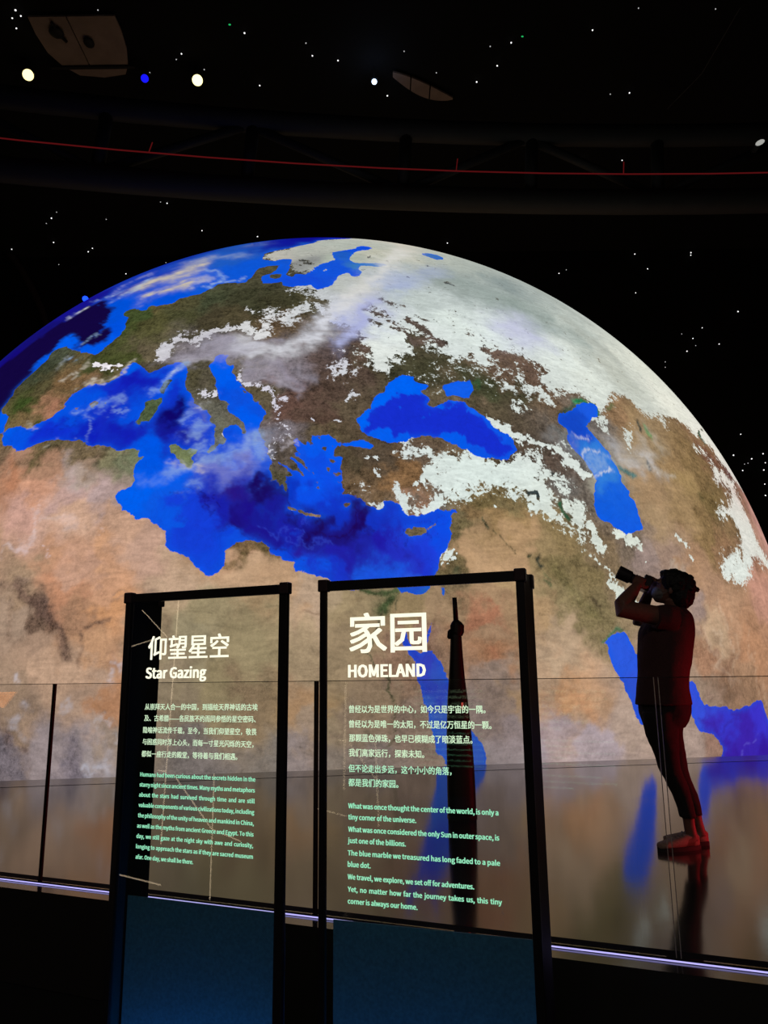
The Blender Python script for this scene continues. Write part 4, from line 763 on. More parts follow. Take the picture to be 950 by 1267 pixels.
    n1 = noise(1.1, 8, 0.62, 0.6); n2 = noise(5.5, 7, 0.65, 0.8); n3 = noise(22, 5, 0.7); ns = noise(1.6, 8, 0.65, 1.5, streak)
    # land
    n4 = noise(60, 4, 0.7)
    bw = node('ShaderNodeRGBToBW'); L(attr('land_colour'), bw.inputs[0])
    calm = ramp(bw.outputs[0], 0.07, 0.30)          # deserts are smooth, hills and forests mottled
    f = math_('SUBTRACT', n4, 0.5); f = math_('MULTIPLY_ADD', math_('SUBTRACT', n3, 0.5), 1.6, f); f = math_('MULTIPLY_ADD', math_('SUBTRACT', n2, 0.5), 1.5, f)
    f = math_('MULTIPLY', f, math_('MULTIPLY_ADD', calm, -1.05, 1.45))
    f = math_('MULTIPLY_ADD', math_('SUBTRACT', n1, 0.5), 0.9, f)
    f = math_('MULTIPLY_ADD', math_('SUBTRACT', noise(1.6, 6, 0.5, 2.5, streak), 0.5), 0.7, f)
    f = math_('ADD', f, 1.0)
    f = math_('MAXIMUM', f, 0.25)
    landn = scale_c(attr('land_colour'), f)
    landn = mix(math_('MULTIPLY', ramp(ns, 0.52, 0.75), math_('MULTIPLY_ADD', calm, -0.16, 0.32)), landn, scale_c(attr('land_colour'), 1.35))
    landn = mix(math_('MULTIPLY', ramp(noise(2.3, 7, 0.65, 1.2, streak), 0.56, 0.72), math_('MULTIPLY_ADD', calm, -0.22, 0.34)), landn, scale_c(attr('land_colour'), 0.60))
    # snow
    sn = math_('ADD', attr('snow', 'Fac'), math_('MULTIPLY', math_('SUBTRACT', n2, 0.5), 2.2))
    sn = math_('ADD', sn, math_('MULTIPLY', math_('SUBTRACT', n3, 0.5), 1.7))
    snm = math_('MULTIPLY', ramp(sn, 0.42, 0.64), ramp(attr('snow', 'Fac'), 0.02, 0.15))
    snowcol = scale_c(attr('snow_colour'), math_('ADD', math_('MULTIPLY', noise(3.6, 8, 0.7, 1.0, streak), 0.9), math_('MULTIPLY_ADD', n3, 0.4, 0.34)))
    surf = mix(snm, landn, snowcol)
    # sea
    w = math_('MULTIPLY_ADD', noise(3.2, 9, 0.72, 2.2), 0.42, 0.79)
    seacol = scale_c(attr('sea_colour'), w)
    rid = math_('ABSOLUTE', math_('SUBTRACT', noise(2.4, 5, 0.6, 1.5), 0.5))
    seacol = mix(math_('MULTIPLY', math_('SUBTRACT', 1.0, ramp(rid, 0.0, 0.02)), 0.10), seacol, (0.01, 0.004, 0.11, 1))
    sd = math_('ADD', attr('sea', 'Fac'), math_('MULTIPLY', math_('SUBTRACT', noise(9, 7, 0.75), 0.5), 0.5))
    surf = mix(ramp(sd, -0.035, 0.035), surf, seacol)
    # cloud
    cn = math_('MULTIPLY_ADD', noise(2.2, 8, 0.62, 1.0, streak), 1.9, -0.02)
    ca_ = math_('MULTIPLY', attr('cloud', 'Fac'), cn, clamp=True)
    surf = mix(ca_, surf, scale_c(attr('cloud_colour'), math_('MULTIPLY_ADD', n2, 0.35, 0.82)))
    e = node('ShaderNodeEmission'); L(surf, e.inputs[0]); e.inputs[1].default_value = 1.0
    L(e.outputs[0], out.inputs[0])
    me.materials.append(m)
    o = bpy.data.objects.new('globe', me); col.objects.link(o); o.location = GC
    return tag(o, 'giant glowing Earth globe rising behind the glossy dark floor', 'globe')
build_globe()
# ------------------------------------------------------------------ glass balustrade
JO = [-1.35, 0.298, 1.990, 3.560, 5.21]
LAB = ['leftmost glass balustrade pane, cut off by the left edge of the photo', 'glass balustrade pane behind the star gazing sign', 'glass balustrade pane behind the homeland sign and the slim black stand', 'rightmost glass balustrade pane, running past the photographer to the right edge']
GH = 1.06
for i in range(4):
    s0, s1 = JO[i]+0.010, JO[i+1]-0.010
    c = gpt(0)
    M = Matrix.Translation(G0) @ Matrix(((GD.x, GN.x, 0, 0), (GD.y, GN.y, 0, 0), (0, 0, 1, 0), (0, 0, 0, 1)))
    r = empty('glass_panel', gpt((s0+s1)/2))
    r.rotation_euler = (0, 0, math.atan2(GD.y, GD.x))
    h = (s1-s0)/2
    tag(r, LAB[i], 'glass panel', 'panes of the glass balustrade')
    box('glass_pane', (-h, -0.006, 0.012), (h, 0.006, GH-0.003), M_glass, r)
    box('top_edge', (-h, -0.006, GH-0.003), (h, 0.006, GH), M_edge, r)
    for sgn, j in ((-1, i), (1, i+1)):
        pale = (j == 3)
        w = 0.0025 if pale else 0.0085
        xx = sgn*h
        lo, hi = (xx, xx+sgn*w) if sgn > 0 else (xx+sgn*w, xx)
        box('side_edge', (lo, -0.006, 0.012), (hi, 0.006, GH), M_edge_lit if pale else M_edge, r)
ch = empty('base_channel', gpt(1.9)); ch.rotation_euler = (0, 0, math.atan2(GD.y, GD.x))
tag(ch, 'dark metal base channel under the glass balustrade with a violet white light line', 'channel')
box('channel_body', (-6.5, -0.018, 0.0), (6.5, 0.085, 0.010), M_shoe, ch)
box('led_line', (-6.5, -0.022, 0.0025), (6.5, -0.018, 0.0075), M_led, ch)

# ------------------------------------------------------------------ text signs
FONT = None
try:        # the CJK text font that ships with Blender; its built-in font is the fallback
    import os
    for root in (bpy.utils.resource_path('LOCAL'), bpy.utils.resource_path('SYSTEM')):
        fp = os.path.join(root, 'datafiles', 'fonts', 'Noto Sans CJK Regular.woff2')
        if FONT is None and os.path.exists(fp): FONT = bpy.data.fonts.load(fp)
except Exception: FONT = None
def text_mesh(body, sw, font):
    cu = bpy.data.curves.new('t', 'FONT')
    cu.body = body; cu.size = 1.0; cu.space_word = sw; cu.resolution_u = 2; cu.space_line = 4.0
    if font: cu.font = font
    o = bpy.data.objects.new('t', cu); col.objects.link(o)
    dg = bpy.context.evaluated_depsgraph_get(); dg.update()
    me = bpy.data.meshes.new_from_object(o.evaluated_get(dg), depsgraph=dg)
    co = np.zeros(len(me.vertices)*3, np.float32); me.vertices.foreach_get('co', co)
    F = [tuple(p.vertices) for p in me.polygons]
    bpy.data.objects.remove(o); bpy.data.curves.remove(cu); bpy.data.meshes.remove(me)
    return co.reshape(-1, 3), F
TEXT_JOBS = []
def put_text(*a): TEXT_JOBS.append(a)
def lay_text(jobs, probe, font, blend):
    """lettering spanning s0..s1 across its pane, centred on height zc, letter height h;
    every line is set once with normal and once with wide word gaps and blended to the wanted width"""
    body = '\n'.join([probe] + [j[1] for j in jobs])
    c1, F = text_mesh(body, 1.0, font)
    c2 = text_mesh(body, 2.0, font)[0] if blend else c1
    n = len(jobs)+1
    h_line = 4.0      # line pitch in units of the letter size
    line = np.clip(np.round((0.3-c1[:, 1])/h_line).astype(int), 0, n-1)
    fl = line[np.array([f[0] for f in F])]
    y = c1[line == 0, 1]; p = (y.min(), y.max())
    for i, (name, body, s0, s1, zc, h, m, parent, off, just) in enumerate(jobs, 1):
        ids = np.where(line == i)[0]
        k = h/(p[1]-p[0])
        a, b = c1[ids], c2[ids]; t = 0.0
        if just:
            wa, wb = np.ptp(a[:, 0]), np.ptp(b[:, 0])
            t = min(max(((s1-s0)/k-wa)/max(wb-wa, 1e-6), -0.2), 2.5)
        x = a[:, 0]+(b[:, 0]-a[:, 0])*t
        sx = (s1-s0)/(x.max()-x.min())
        V = np.stack([s0+(x-x.min())*sx, np.full(len(x), -0.0013), zc+(a[:, 1]+i*h_line-(p[0]+p[1])/2)*k], 1)
        mp_ = np.full(len(line), -1); mp_[ids] = np.arange(len(ids))
        Fl = [tuple(int(mp_[q]) for q in F[f]) for f in np.where(fl == i)[0]]
        # a heavier cut of the letters: the same outlines laid side by side
        nv = len(V); allv = []; allf = []
        for q, (dx, dz) in enumerate([(0, 0), (off, off*.5), (-off, off*.5), (off, -off*.5), (-off, -off*.5)]):
            allv.append(V + np.array([dx*k, -0.00003*q, dz*k])); allf += [tuple(v+q*nv for v in f) for f in Fl]
        m2 = bpy.data.meshes.new(name); m2.from_pydata(np.vstack(allv).tolist(), [], allf); m2.materials.append(m)
        o = bpy.data.objects.new(name, m2); col.objects.link(o); o.parent = parent

M_head = emit('warm_white_lettering', lin((255, 252, 224)), 1.15)
M_cn = emit('pale_green_white_lettering', lin((214, 243, 205)), 1.0)
M_en = emit('mint_lettering', lin((150, 232, 190)), 1.0)
M_cn2 = emit('pale_mint_lettering', lin((180, 240, 200)), 1.0)

def sign(label, yaw, s_lo, s_hi, post_lo, post_hi, top, side, depth, lines):
    """frame in its own coordinates: x along the front, y away from the viewer, z up"""
    P0 = Vector((-0.245, 2.4500, 0))
    r = empty('information_sign', (P0.x, P0.y, 0), math.radians(yaw))
    tag(r, label, 'sign')
    zb = -0.45
    fr = empty('frame', (0, 0, 0)); fr.parent = r
    box('post', (s_lo, -0.009, zb), (s_lo+post_lo, 0.009, top), M_frame, r, 0.002)
    box('post', (s_hi-post_hi, -0.009, zb), (s_hi, 0.009, top), M_frame, r, 0.002)
    box('top_rail', (s_lo+post_lo, -0.009, top-0.030), (s_hi-post_hi, 0.009, top), M_frame, r, 0.002)
    box('foot_plinth', (s_lo, -0.02, zb), (s_hi, depth if side else 0.02, zb+0.08), M_inner, r)
    bpy.data.objects.remove(fr)
    for sx in (s_lo+0.006, s_hi-0.016):
        box('corner_cap', (sx-0.012, -0.014, top-0.032), (sx+0.022, 0.014, top+0.006), M_cap, r, 0.004)
    pane = box('glass_pane', (s_lo+post_lo, -0.001, zb+0.08), (s_hi-post_hi, 0.001, top-0.030), M_pane, r)
    box('back_sheet', (s_lo+post_lo, 0.055, zb+0.08), (s_hi-post_hi, 0.060, 0.375), M_sheet, r)
    for q in (0.2, 0.5, 0.8):      # blue lamps in the foot of the sign, grazing the lower sheet
        al = bpy.data.lights.new('blue_light', 'POINT'); al.energy = 2.1; al.color = (0.01, 0.26, 1.0); al.shadow_soft_size = 0.008
        ao = bpy.data.objects.new('blue_light', al); col.objects.link(ao); ao.parent = r; ao.location = (s_lo+(s_hi-s_lo)*q, 0.010, zb+0.22)
    if side < 0:
        box('side_board', (s_lo, 0.009, zb), (s_lo+0.012, depth, top-0.004), M_inner, r)
        box('side_cap', (s_lo-0.004, depth-0.02, top-0.03), (s_lo+0.016, depth+0.012, top+0.004), M_cap, r, 0.004)
    else:
        box('side_board', (s_hi-0.012, 0.009, zb), (s_hi, depth, top-0.004), M_side, r)
        box('side_cap', (s_hi-0.016, depth-0.02, top-0.04), (s_hi+0.004, depth+0.012, top+0.004), M_cap, r, 0.004)
    for name, body, a, b, z, h, m, off, just in lines:
        put_text(name, body, a, b, z, h, m, pane, off, just)
    return r
sign('left sign, tall glass panel in a black frame with the star gazing text', -23, -0.7209, -0.0697, 0.024, 0.030, 1.368, -1, 0.173, [
    ('heading_text', '仰望星空', -0.6167, -0.2908, 1.1775, 0.0748, M_head, .016, False),
    ('subtitle_text', 'Star Gazing', -0.6216, -0.3763, 1.0953, 0.0345, M_head, .015, False),
    ('text_line', '从崇拜天人合一的中国，到描绘天界神话的古埃', -0.6189, -0.1750, 0.9837, 0.0195, M_cn, .015, False),
    ('text_line', '及、古希腊——各民族不约而同参悟的星空密码、', -0.6192, -0.1814, 0.9469, 0.0194, M_cn, .015, False),
    ('text_line', '隐喻神话流传千载，至今，当我们仰望星空，敬畏', -0.6212, -0.1771, 0.9084, 0.0192, M_cn, .015, False),
    ('text_line', '与困惑同时浮上心头，而每一寸星光闪烁的天空，', -0.6215, -0.1874, 0.8706, 0.0191, M_cn, .015, False),
    ('text_line', '都似一座行走的殿堂，等待着与我们相遇。', -0.6227, -0.2459, 0.8318, 0.0191, M_cn, .015, False),
    ('text_line', 'Humans had been curious about the secrets hidden in the', -0.6238, -0.1782, 0.7664, 0.0123, M_en, .013, True),
    ('text_line', 'starry night since ancient times. Many myths and metaphors', -0.6244, -0.1789, 0.7343, 0.0123, M_en, .013, True),
    ('text_line', 'about the stars had survived through time and are still', -0.6240, -0.1788, 0.7025, 0.0122, M_en, .013, True),
    ('text_line', 'valuable components of various civilizations today, including', -0.6237, -0.1796, 0.6704, 0.0121, M_en, .013, True),
    ('text_line', 'the philosophy of the unity of heaven and mankind in China,', -0.6243, -0.1803, 0.6382, 0.0121, M_en, .013, True),
    ('text_line', 'as well as the myths from ancient Greece and Egypt. To this', -0.6257, -0.1802, 0.6062, 0.0120, M_en, .013, True),
    ('text_line', 'day, we still gaze at the night sky with awe and curiosity,', -0.6262, -0.1809, 0.5743, 0.0119, M_en, .013, True),
    ('text_line', 'longing to approach the stars as if they are sacred museum', -0.6258, -0.1808, 0.5426, 0.0119, M_en, .013, True),
    ('text_line', 'afar. One day, we shall be there.', -0.6254, -0.3996, 0.5111, 0.0120, M_en, .013, False)])
sign('right sign, tall glass panel in a black frame with the homeland text', -20, 0.0460, 0.6871, 0.020, 0.024, 1.368, 1, 0.141, [
    ('heading_text', '家园', 0.1449, 0.3887, 1.2014, 0.1133, M_head, .016, False),
    ('subtitle_text', 'HOMELAND', 0.1406, 0.3835, 1.0910, 0.0355, M_head, .016, False),
    ('text_line', '曾经以为是世界的中心，如今只是宇宙的一隅。', 0.1422, 0.5591, 0.9788, 0.0210, M_cn, .015, False),
    ('text_line', '曾经以为是唯一的太阳，不过是亿万恒星的一颗。', 0.1421, 0.5745, 0.9359, 0.0209, M_cn, .015, False),
    ('text_line', '那颗蓝色弹珠，也早已模糊成了暗淡蓝点。', 0.1420, 0.5183, 0.8955, 0.0208, M_cn, .015, False),
    ('text_line', '我们离家远行，探索未知。', 0.1410, 0.3749, 0.8534, 0.0209, M_cn, .015, False),
    ('text_line', '但不论走出多远，这个小小的角落，', 0.1400, 0.4544, 0.8089, 0.0206, M_cn2, .015, False),
    ('text_line', '都是我们的家园。', 0.1390, 0.2948, 0.7691, 0.0207, M_cn2, .015, False),
    ('text_line', 'What was once thought the center of the world, is only a', 0.1388, 0.5839, 0.7042, 0.0135, M_en, .013, True),
    ('text_line', 'tiny corner of the universe.', 0.1387, 0.3464, 0.6732, 0.0136, M_en, .013, False),
    ('text_line', 'What was once considered the only Sun in outer space, is', 0.1387, 0.5833, 0.6396, 0.0133, M_en, .013, True),
    ('text_line', 'just one of the billions.', 0.1369, 0.3142, 0.6089, 0.0135, M_en, .013, False),
    ('text_line', 'The blue marble we treasured has long faded to a pale', 0.1368, 0.5828, 0.5750, 0.0131, M_en, .013, True),
    ('text_line', 'blue dot.', 0.1367, 0.2068, 0.5442, 0.0135, M_en, .013, False),
    ('text_line', 'We travel, we explore, we set off for adventures.', 0.1366, 0.5086, 0.5106, 0.0131, M_en, .013, False),
    ('text_line', 'Yet, no matter how far the journey takes us, this tiny', 0.1366, 0.5836, 0.4773, 0.0129, M_en, .013, True),
    ('text_line', 'corner is always our home.', 0.1365, 0.3454, 0.4457, 0.0131, M_en, .013, False)])
lay_text([j for j in TEXT_JOBS if ord(j[1][0]) < 256], 'H', FONT, True)
lay_text([j for j in TEXT_JOBS if ord(j[1][0]) > 255], '国', None, False)
# ------------------------------------------------------------------ slim black stand
M_stand = mat('matt_black_stand', (0.004, 0.004, 0.0045), 0.6, noise_scale=40)
M_redl = emit('red_indicator', lin((190, 50, 50)), 1.0)
st = empty('display_stand', (0.580, 6.44, 0))
tag(st, 'slim tapered black stand with a thin rod on top seen through the homeland sign', 'stand')
def loft_obj(name, rings, m, parent, seg=24, sup=1.0, smooth=True, loc=None):
    bm = bmesh.new(); add_rings(bm, rings, seg, True, sup)
    return link_bm(name, bm, m, parent, smooth)
loft_obj('column', interp_rings([(0.005, 0, 0.012, .112, .10), (.004, 0, 0.3, .110, .098), (0.0, 0, .62, .100, .09), (-.003, 0, .88, .083, .078), (-.004, 0, 1.05, .067, .065), (-.002, 0, 1.25, .053, .052), (0, 0, 1.42, .045, .045)], 4), M_stand, st, 20, 0.75)
loft_obj('base', [(0.005, 0, 0.0, .118, .106), (.005, 0, .016, .118, .106)], M_frame, st, 20, 0.75, False)
loft_obj('collar', [(0.008, 0, 1.40, .046, .046), (0.010, 0, 1.43, .058, .05), (0.012, 0, 1.485, .058, .05), (0.008, 0, 1.51, .042, .04), (0.004, 0, 1.53, .022, .022)], M_stand, st, 16, 1, False)
loft_obj('knob', [(-0.054, 0, 1.375, .010, .012), (-.058, 0, 1.39, .016, .018), (-.052, 0, 1.44, .016, .018), (-.045, 0, 1.455, .008, .01)], M_stand, st, 12)
loft_obj('rod', [(0.004, 0, 1.50, .022, .022), (0.000, 0, 1.62, .020, .020), (-0.003, 0, 1.715, .019, .019)], M_stand, st, 14)
box('red_indicator', (0.018, -0.101, 0.815), (0.032, -0.086, 0.87), M_redl, st)['label'] = 'small red indicator light'

# ------------------------------------------------------------------ the person taking a photo
M_skin = mat('skin', (0.17, 0.075, 0.055), 0.55, noise_scale=60, bump=0.1)
M_shirt = mat('dark_red_shirt_cloth', (0.055, 0.020, 0.020), 0.9, noise_scale=90, bump=0.35)
M_trou = mat('black_trouser_cloth', (0.016, 0.012, 0.013), 0.9, noise_scale=90, bump=0.35)
M_hair = mat('black_hair', (0.006, 0.005, 0.005), 0.6, noise_scale=120, bump=0.6)
M_mask = mat('pale_face_mask', (0.16, 0.15, 0.15), 0.8, noise_scale=90)
M_shoe2 = mat('beige_canvas_shoe', (0.30, 0.20, 0.16), 0.8, noise_scale=80, bump=0.3)
M_sole = mat('black_shoe_sole', (0.01, 0.01, 0.01), 0.7, noise_scale=80)
M_camb = mat('black_camera_body', (0.018, 0.013, 0.016), 0.4, noise_scale=120)
M_lcd = emit('camera_screen', lin((120, 135, 215)), 1.0)
M_lens = mat('lens_glass', (0.01, 0.01, 0.02), 0.05, noise_scale=20)

SHIRT = [[1.952, 5.24, 1.507, 0.062, 0.07], [1.935, 5.24, 1.482, 0.098, 0.12], [1.915, 5.24, 1.455, 0.134, 0.165], [1.898, 5.24, 1.412, 0.160, 0.19], [1.88, 5.24, 1.347, 0.176, 0.2], [1.87, 5.24, 1.267, 0.176, 0.195], [1.855, 5.24, 1.172, 0.171, 0.185], [1.838, 5.24, 1.083, 0.162, 0.18], [1.824, 5.24, 0.999, 0.162, 0.185], [1.819, 5.24, 0.937, 0.168, 0.19], [1.818, 5.24, 0.875, 0.176, 0.195]]
HIPS = [[1.827, 5.24, 0.963, 0.150, 0.165], [1.83, 5.24, 0.896, 0.162, 0.175], [1.826, 5.24, 0.834, 0.162, 0.175], [1.821, 5.24, 0.783, 0.147, 0.17], [1.812, 5.24, 0.732, 0.125, 0.15]]
NEAR_LEG = [[1.763, 5.155, 0.833, 0.112, 0.095], [1.769, 5.155, 0.712, 0.108, 0.09], [1.783, 5.16, 0.587, 0.079, 0.078], [1.799, 5.165, 0.488, 0.071, 0.068], [1.825, 5.17, 0.428, 0.064, 0.066], [1.85, 5.17, 0.364, 0.058, 0.064], [1.874, 5.175, 0.281, 0.053, 0.06], [1.895, 5.18, 0.185, 0.050, 0.056]]
FAR_LEG = [[1.891, 5.325, 0.83, 0.120, 0.095], [1.867, 5.325, 0.71, 0.094, 0.088], [1.881, 5.32, 0.572, 0.078, 0.078], [1.902, 5.315, 0.45, 0.07, 0.068], [1.934, 5.31, 0.345, 0.066, 0.064], [1.961, 5.305, 0.26, 0.058, 0.06], [1.981, 5.3, 0.180, 0.051, 0.056]]
PO = Vector((1.90, 5.22, 0))
pr = empty('person', PO)
tag(pr, 'person in a dark red shirt photographing the globe with raised arms', 'person')
def loc_(p): return Vector(p)-PO
def ringsl(R): return [[r[0]-PO.x, r[1]-PO.y, r[2], r[3], r[4]] for r in R]
def inset(R, k): return [[r[0], r[1], r[2], max(r[3]-k, .01), max(r[4]-k, .01)] for r in R]
# head frame: looking left and upward, turned a little away towards the globe
hf = Vector((-0.86, 0.28, 0.36)).normalized(); hs = hf.cross(Vector((0, 0, 1))).normalized(); hu = hs.cross(hf).normalized()
HM = Matrix(((hf.x, hs.x, hu.x), (hf.y, hs.y, hu.y), (hf.z, hs.z, hu.z)))   # columns: forward, right side, up
HC = loc_((1.925, 5.235, 1.632))
def hp(a, b, c): return HC + HM @ Vector((a, b, c))
def hball(bm, c, r, sub=3): add_ball(bm, hp(*c), r, HM, sub)
bm = bmesh.new()
add_rings(bm, interp_rings(inset(ringsl(SHIRT), .012), 3), 28)
add_rings(bm, interp_rings(inset(ringsl(HIPS), .012), 3), 28)
for L in (NEAR_LEG, FAR_LEG): add_rings(bm, interp_rings(inset(ringsl(L), .012), 3), 20)
add_tube(bm, [loc_(p) for p in ((1.896, 5.18, .26), (1.897, 5.178, .14), (1.905, 5.178, .075), (1.915, 5.175, .045))], [.040, .035, .037, .038], 14)
add_tube(bm, [loc_(p) for p in ((1.978, 5.30, .26), (1.992, 5.298, .15), (2.002, 5.295, .085), (2.008, 5.29, .05))], [.040, .034, .036, .038], 14)
add_tube(bm, [loc_(p) for p in ((1.905, 5.17, .05), (1.84, 5.155, .045), (1.74, 5.135, .032))], [.036, .036, .024], 12)
add_tube(bm, [loc_(p) for p in ((2.0, 5.29, .05), (1.94, 5.30, .045), (1.85, 5.315, .032))], [.036, .036, .024], 12)
add_tube(bm, [loc_((1.962, 5.24, 1.43)), loc_((1.955, 5.24, 1.51)), HC + HM @ Vector((-0.03, 0, -0.05))], [.075, .060, .058], 16)
# head
hball(bm, (-0.012, 0, 0.028), (0.098, 0.076, 0.092))
hball(bm, (0.030, 0, -0.035), (0.062, 0.058, 0.072))
hball(bm, (0.050, 0, -0.085), (0.030, 0.032, 0.026), 2)
add_tube(bm, [hp(.085, 0, .030), hp(.104, 0, -.004), hp(.110, 0, -.018)], [.009, .013, .014], 8)      # nose
hball(bm, (0.088, 0, -0.050), (0.014, 0.024, 0.006), 2); hball(bm, (0.086, 0, -0.061), (0.013, 0.020, 0.006), 2)   # lips
hball(bm, (0.082, 0, 0.038), (0.012, 0.055, 0.008), 2)                                              # brow
for sd_ in (-1, 1):
    hball(bm, (-0.012, sd_*0.078, -0.010), (0.018, 0.008, 0.031), 2)                                # ear
    hball(bm, (0.078, sd_*0.030, 0.018), (0.012, 0.014, 0.009), 2)                                  # eyelid
# arms
SN, EN, WN = loc_((1.850, 5.065, 1.425)), loc_((1.522, 5.035, 1.492)), loc_((1.664, 5.118, 1.640))
SF, EF, WF = loc_((1.90, 5.40, 1.43)), loc_((1.765, 5.45, 1.44)), loc_((1.806, 5.285, 1.628))
def lerp(a, b, t): return a + (b-a)*t
add_tube(bm, [SN, lerp(SN, EN, .35), lerp(SN, EN, .7), EN + Vector((-.004, 0, -.004)), lerp(EN, WN, .12), lerp(EN, WN, .4), lerp(EN, WN, .75), WN], [.070, .064, .060, .054, .056, .052, .042, .032], 16)
add_tube(bm, [SF, lerp(SF, EF, .5), EF, lerp(EF, WF, .3), lerp(EF, WF, .7), WF], [.060, .052, .046, .046, .037, .030], 16)
# hands: palm and five bent fingers each
def hand(w, palm_dir, across, curl, thumb_side):
    palm_dir, across = palm_dir.normalized(), across.normalized()
    nrm = palm_dir.cross(across).normalized()*curl
    c = w + palm_dir*0.045
    M3 = Matrix((palm_dir, across, nrm)).transposed()
    add_ball(bm, c, (0.050, 0.042, 0.017), M3, 3)
    add_tube(bm, [w, w+palm_dir*.02], [.028, .028], 12)
    lens_ = (0.070, 0.078, 0.074, 0.058)
    for k in range(4):
        o = (k-1.5)*0.021
        r0 = w + palm_dir*0.080 + across*o*0.95
        L1 = lens_[k]*0.42; L2 = lens_[k]*0.34; L3 = lens_[k]*0.30
        d1 = (palm_dir*0.80 + nrm*0.6).normalized(); d2 = (palm_dir*0.15 + nrm).normalized(); d3 = (-palm_dir*0.5 + nrm*0.8).normalized()
        p1 = r0 + d1*L1; p2 = p1 + d2*L2; p3 = p2 + d3*L3
        add_tube(bm, [w+palm_dir*.055+across*o*0.9, r0, p1, p2, p3], [.010, .0100, .0095, .0088, .0070], 8)
    t0 = w + palm_dir*0.020 + across*thumb_side*0.028
    t1 = t0 + (palm_dir*0.5 + across*thumb_side*0.8 + nrm*0.35).normalized()*0.038
    t2 = t1 + (palm_dir*0.85 + across*thumb_side*0.25 + nrm*0.5).normalized()*0.032
    t3 = t2 + (palm_dir*0.8 + nrm*0.5).normalized()*0.022
    add_tube(bm, [t0, t1, t2, t3], [.015, .0125, .011, .008], 8)
CD = Vector((-0.86, 0.12, 0.47)).normalized()        # where the lens points
CS = CD.cross(Vector((0, 0, 1))).normalized(); CU = CS.cross(CD).normalized()
CC = loc_((1.757, 5.215, 1.664))
hand(WN, (CC + CD*0.045 - CS*0.050 + CU*.055 - WN), CD, -1, -1)
hand(WF, (CC - CD*0.015 + CS*0.03 + CU*.085 - WF), CD, 1, -1)
body = link_bm('body', bm, M_skin, None, True)
md = body.modifiers.new('r', 'REMESH'); md.mode = 'VOXEL'; md.voxel_size = 0.0055; md.use_smooth_shade = True
ms = body.modifiers.new('s', 'SMOOTH'); ms.factor = 0.5; ms.iterations = 2
dg = bpy.context.evaluated_depsgraph_get(); dg.update()
me2 = bpy.data.meshes.new_from_object(body.evaluated_get(dg), depsgraph=dg)
old = body.data; body.modifiers.clear(); body.data = me2; bpy.data.meshes.remove(old)
me2.name = 'body'; body.parent = pr

def cloth(name, bm, m, amp, sc_, voxel=0.008, parent=pr):
    o = link_bm(name, bm, m, None, True)
    md = o.modifiers.new('r', 'REMESH'); md.mode = 'VOXEL'; md.voxel_size = voxel; md.use_smooth_shade = True
    s = o.modifiers.new('s', 'SMOOTH'); s.factor = 0.5; s.iterations = 3
    dg = bpy.context.evaluated_depsgraph_get(); dg.update()
    me = bpy.data.meshes.new_from_object(o.evaluated_get(dg), depsgraph=dg)
    old = o.data; o.modifiers.clear(); o.data = me; bpy.data.meshes.remove(old)
    nv = len(me.vertices)
    co = np.zeros(nv*3, np.float32); me.vertices.foreach_get('co', co); co = co.reshape(-1, 3)
    no = np.zeros(nv*3, np.float32); me.vertices.foreach_get('normal', no); no = no.reshape(-1, 3)
    k = np.array([mnoise.noise((x*sc_, y*sc_, z*sc_*0.6)) + 0.5*mnoise.noise((x*sc_*2.3, y*sc_*2.3, z*sc_*2.3)) for x, y, z in co.tolist()], np.float32)
    me.vertices.foreach_set('co', (co + no*(amp*k)[:, None]).ravel()); me.update()
    me.name = name; o.parent = parent
    return o
bm = bmesh.new()
add_rings(bm, interp_rings(ringsl(SHIRT), 4), 36)
add_tube(bm, [SN + Vector((.02, .03, -.01)), lerp(SN, EN, .12), lerp(SN, EN, .32) + Vector((0, 0, -.012))], [.088, .082, .073], 20)
add_tube(bm, [SF + Vector((.02, -.03, -.01)), lerp(SF, EF, .25), lerp(SF, EF, .75)], [.088, .082, .070], 20)
add_tube(bm, [SN + Vector((.03, .03, .0)), SF + Vector((.03, -.03, 0))], [.09, .09], 18)
cloth('shirt', bm, M_shirt, 0.006, 9)
bm = bmesh.new()
add_rings(bm, interp_rings(ringsl(HIPS), 4), 32)
for L in (NEAR_LEG, FAR_LEG): add_rings(bm, interp_rings(ringsl(L), 4), 24)
cloth('trousers', bm, M_trou, 0.006, 11)
# hair: thick mop over crown and nape
bm = bmesh.new()
random.seed(4)
hball(bm, (-0.040, 0, 0.046), (0.121, 0.100, 0.098), 4)
hball(bm, (-0.088, 0, -0.018), (0.080, 0.092, 0.092), 4)
hball(bm, (0.020, 0, 0.092), (0.074, 0.074, 0.034), 3)
for k in range(30):
    a = random.uniform(0, 2*math.pi); b = random.uniform(-0.5, 1.4)
    d = Vector((math.cos(a)*math.cos(b)*.122-.045, math.sin(a)*math.cos(b)*.097, math.sin(b)*.100+.042))
    if (d.x > 0.035 and d.z < 0.06) or d.z < 0: continue
    add_ball(bm, hp(*d), (random.uniform(.012, .018),)*3, None, 2)
cloth('hair', bm, M_hair, 0.006, 55, 0.006)
# face mask
bm = bmesh.new()
vs = add_ball(bm, hp(0.050, 0, -0.050), (0.056, 0.060, 0.052), HM, 4)
mk = link_bm('face_mask', bm, M_mask, pr, True)
for sd_ in (-1, 1):
    bm = bmesh.new()
    for zz in (-.028, -.072): add_tube(bm, [hp(.07, sd_*.058, zz), hp(.03, sd_*.076, (zz-.02)/2), hp(-.008, sd_*.084, -.008)], .0016, 6)
    link_bm('mask_strap', bm, M_mask, pr, True)
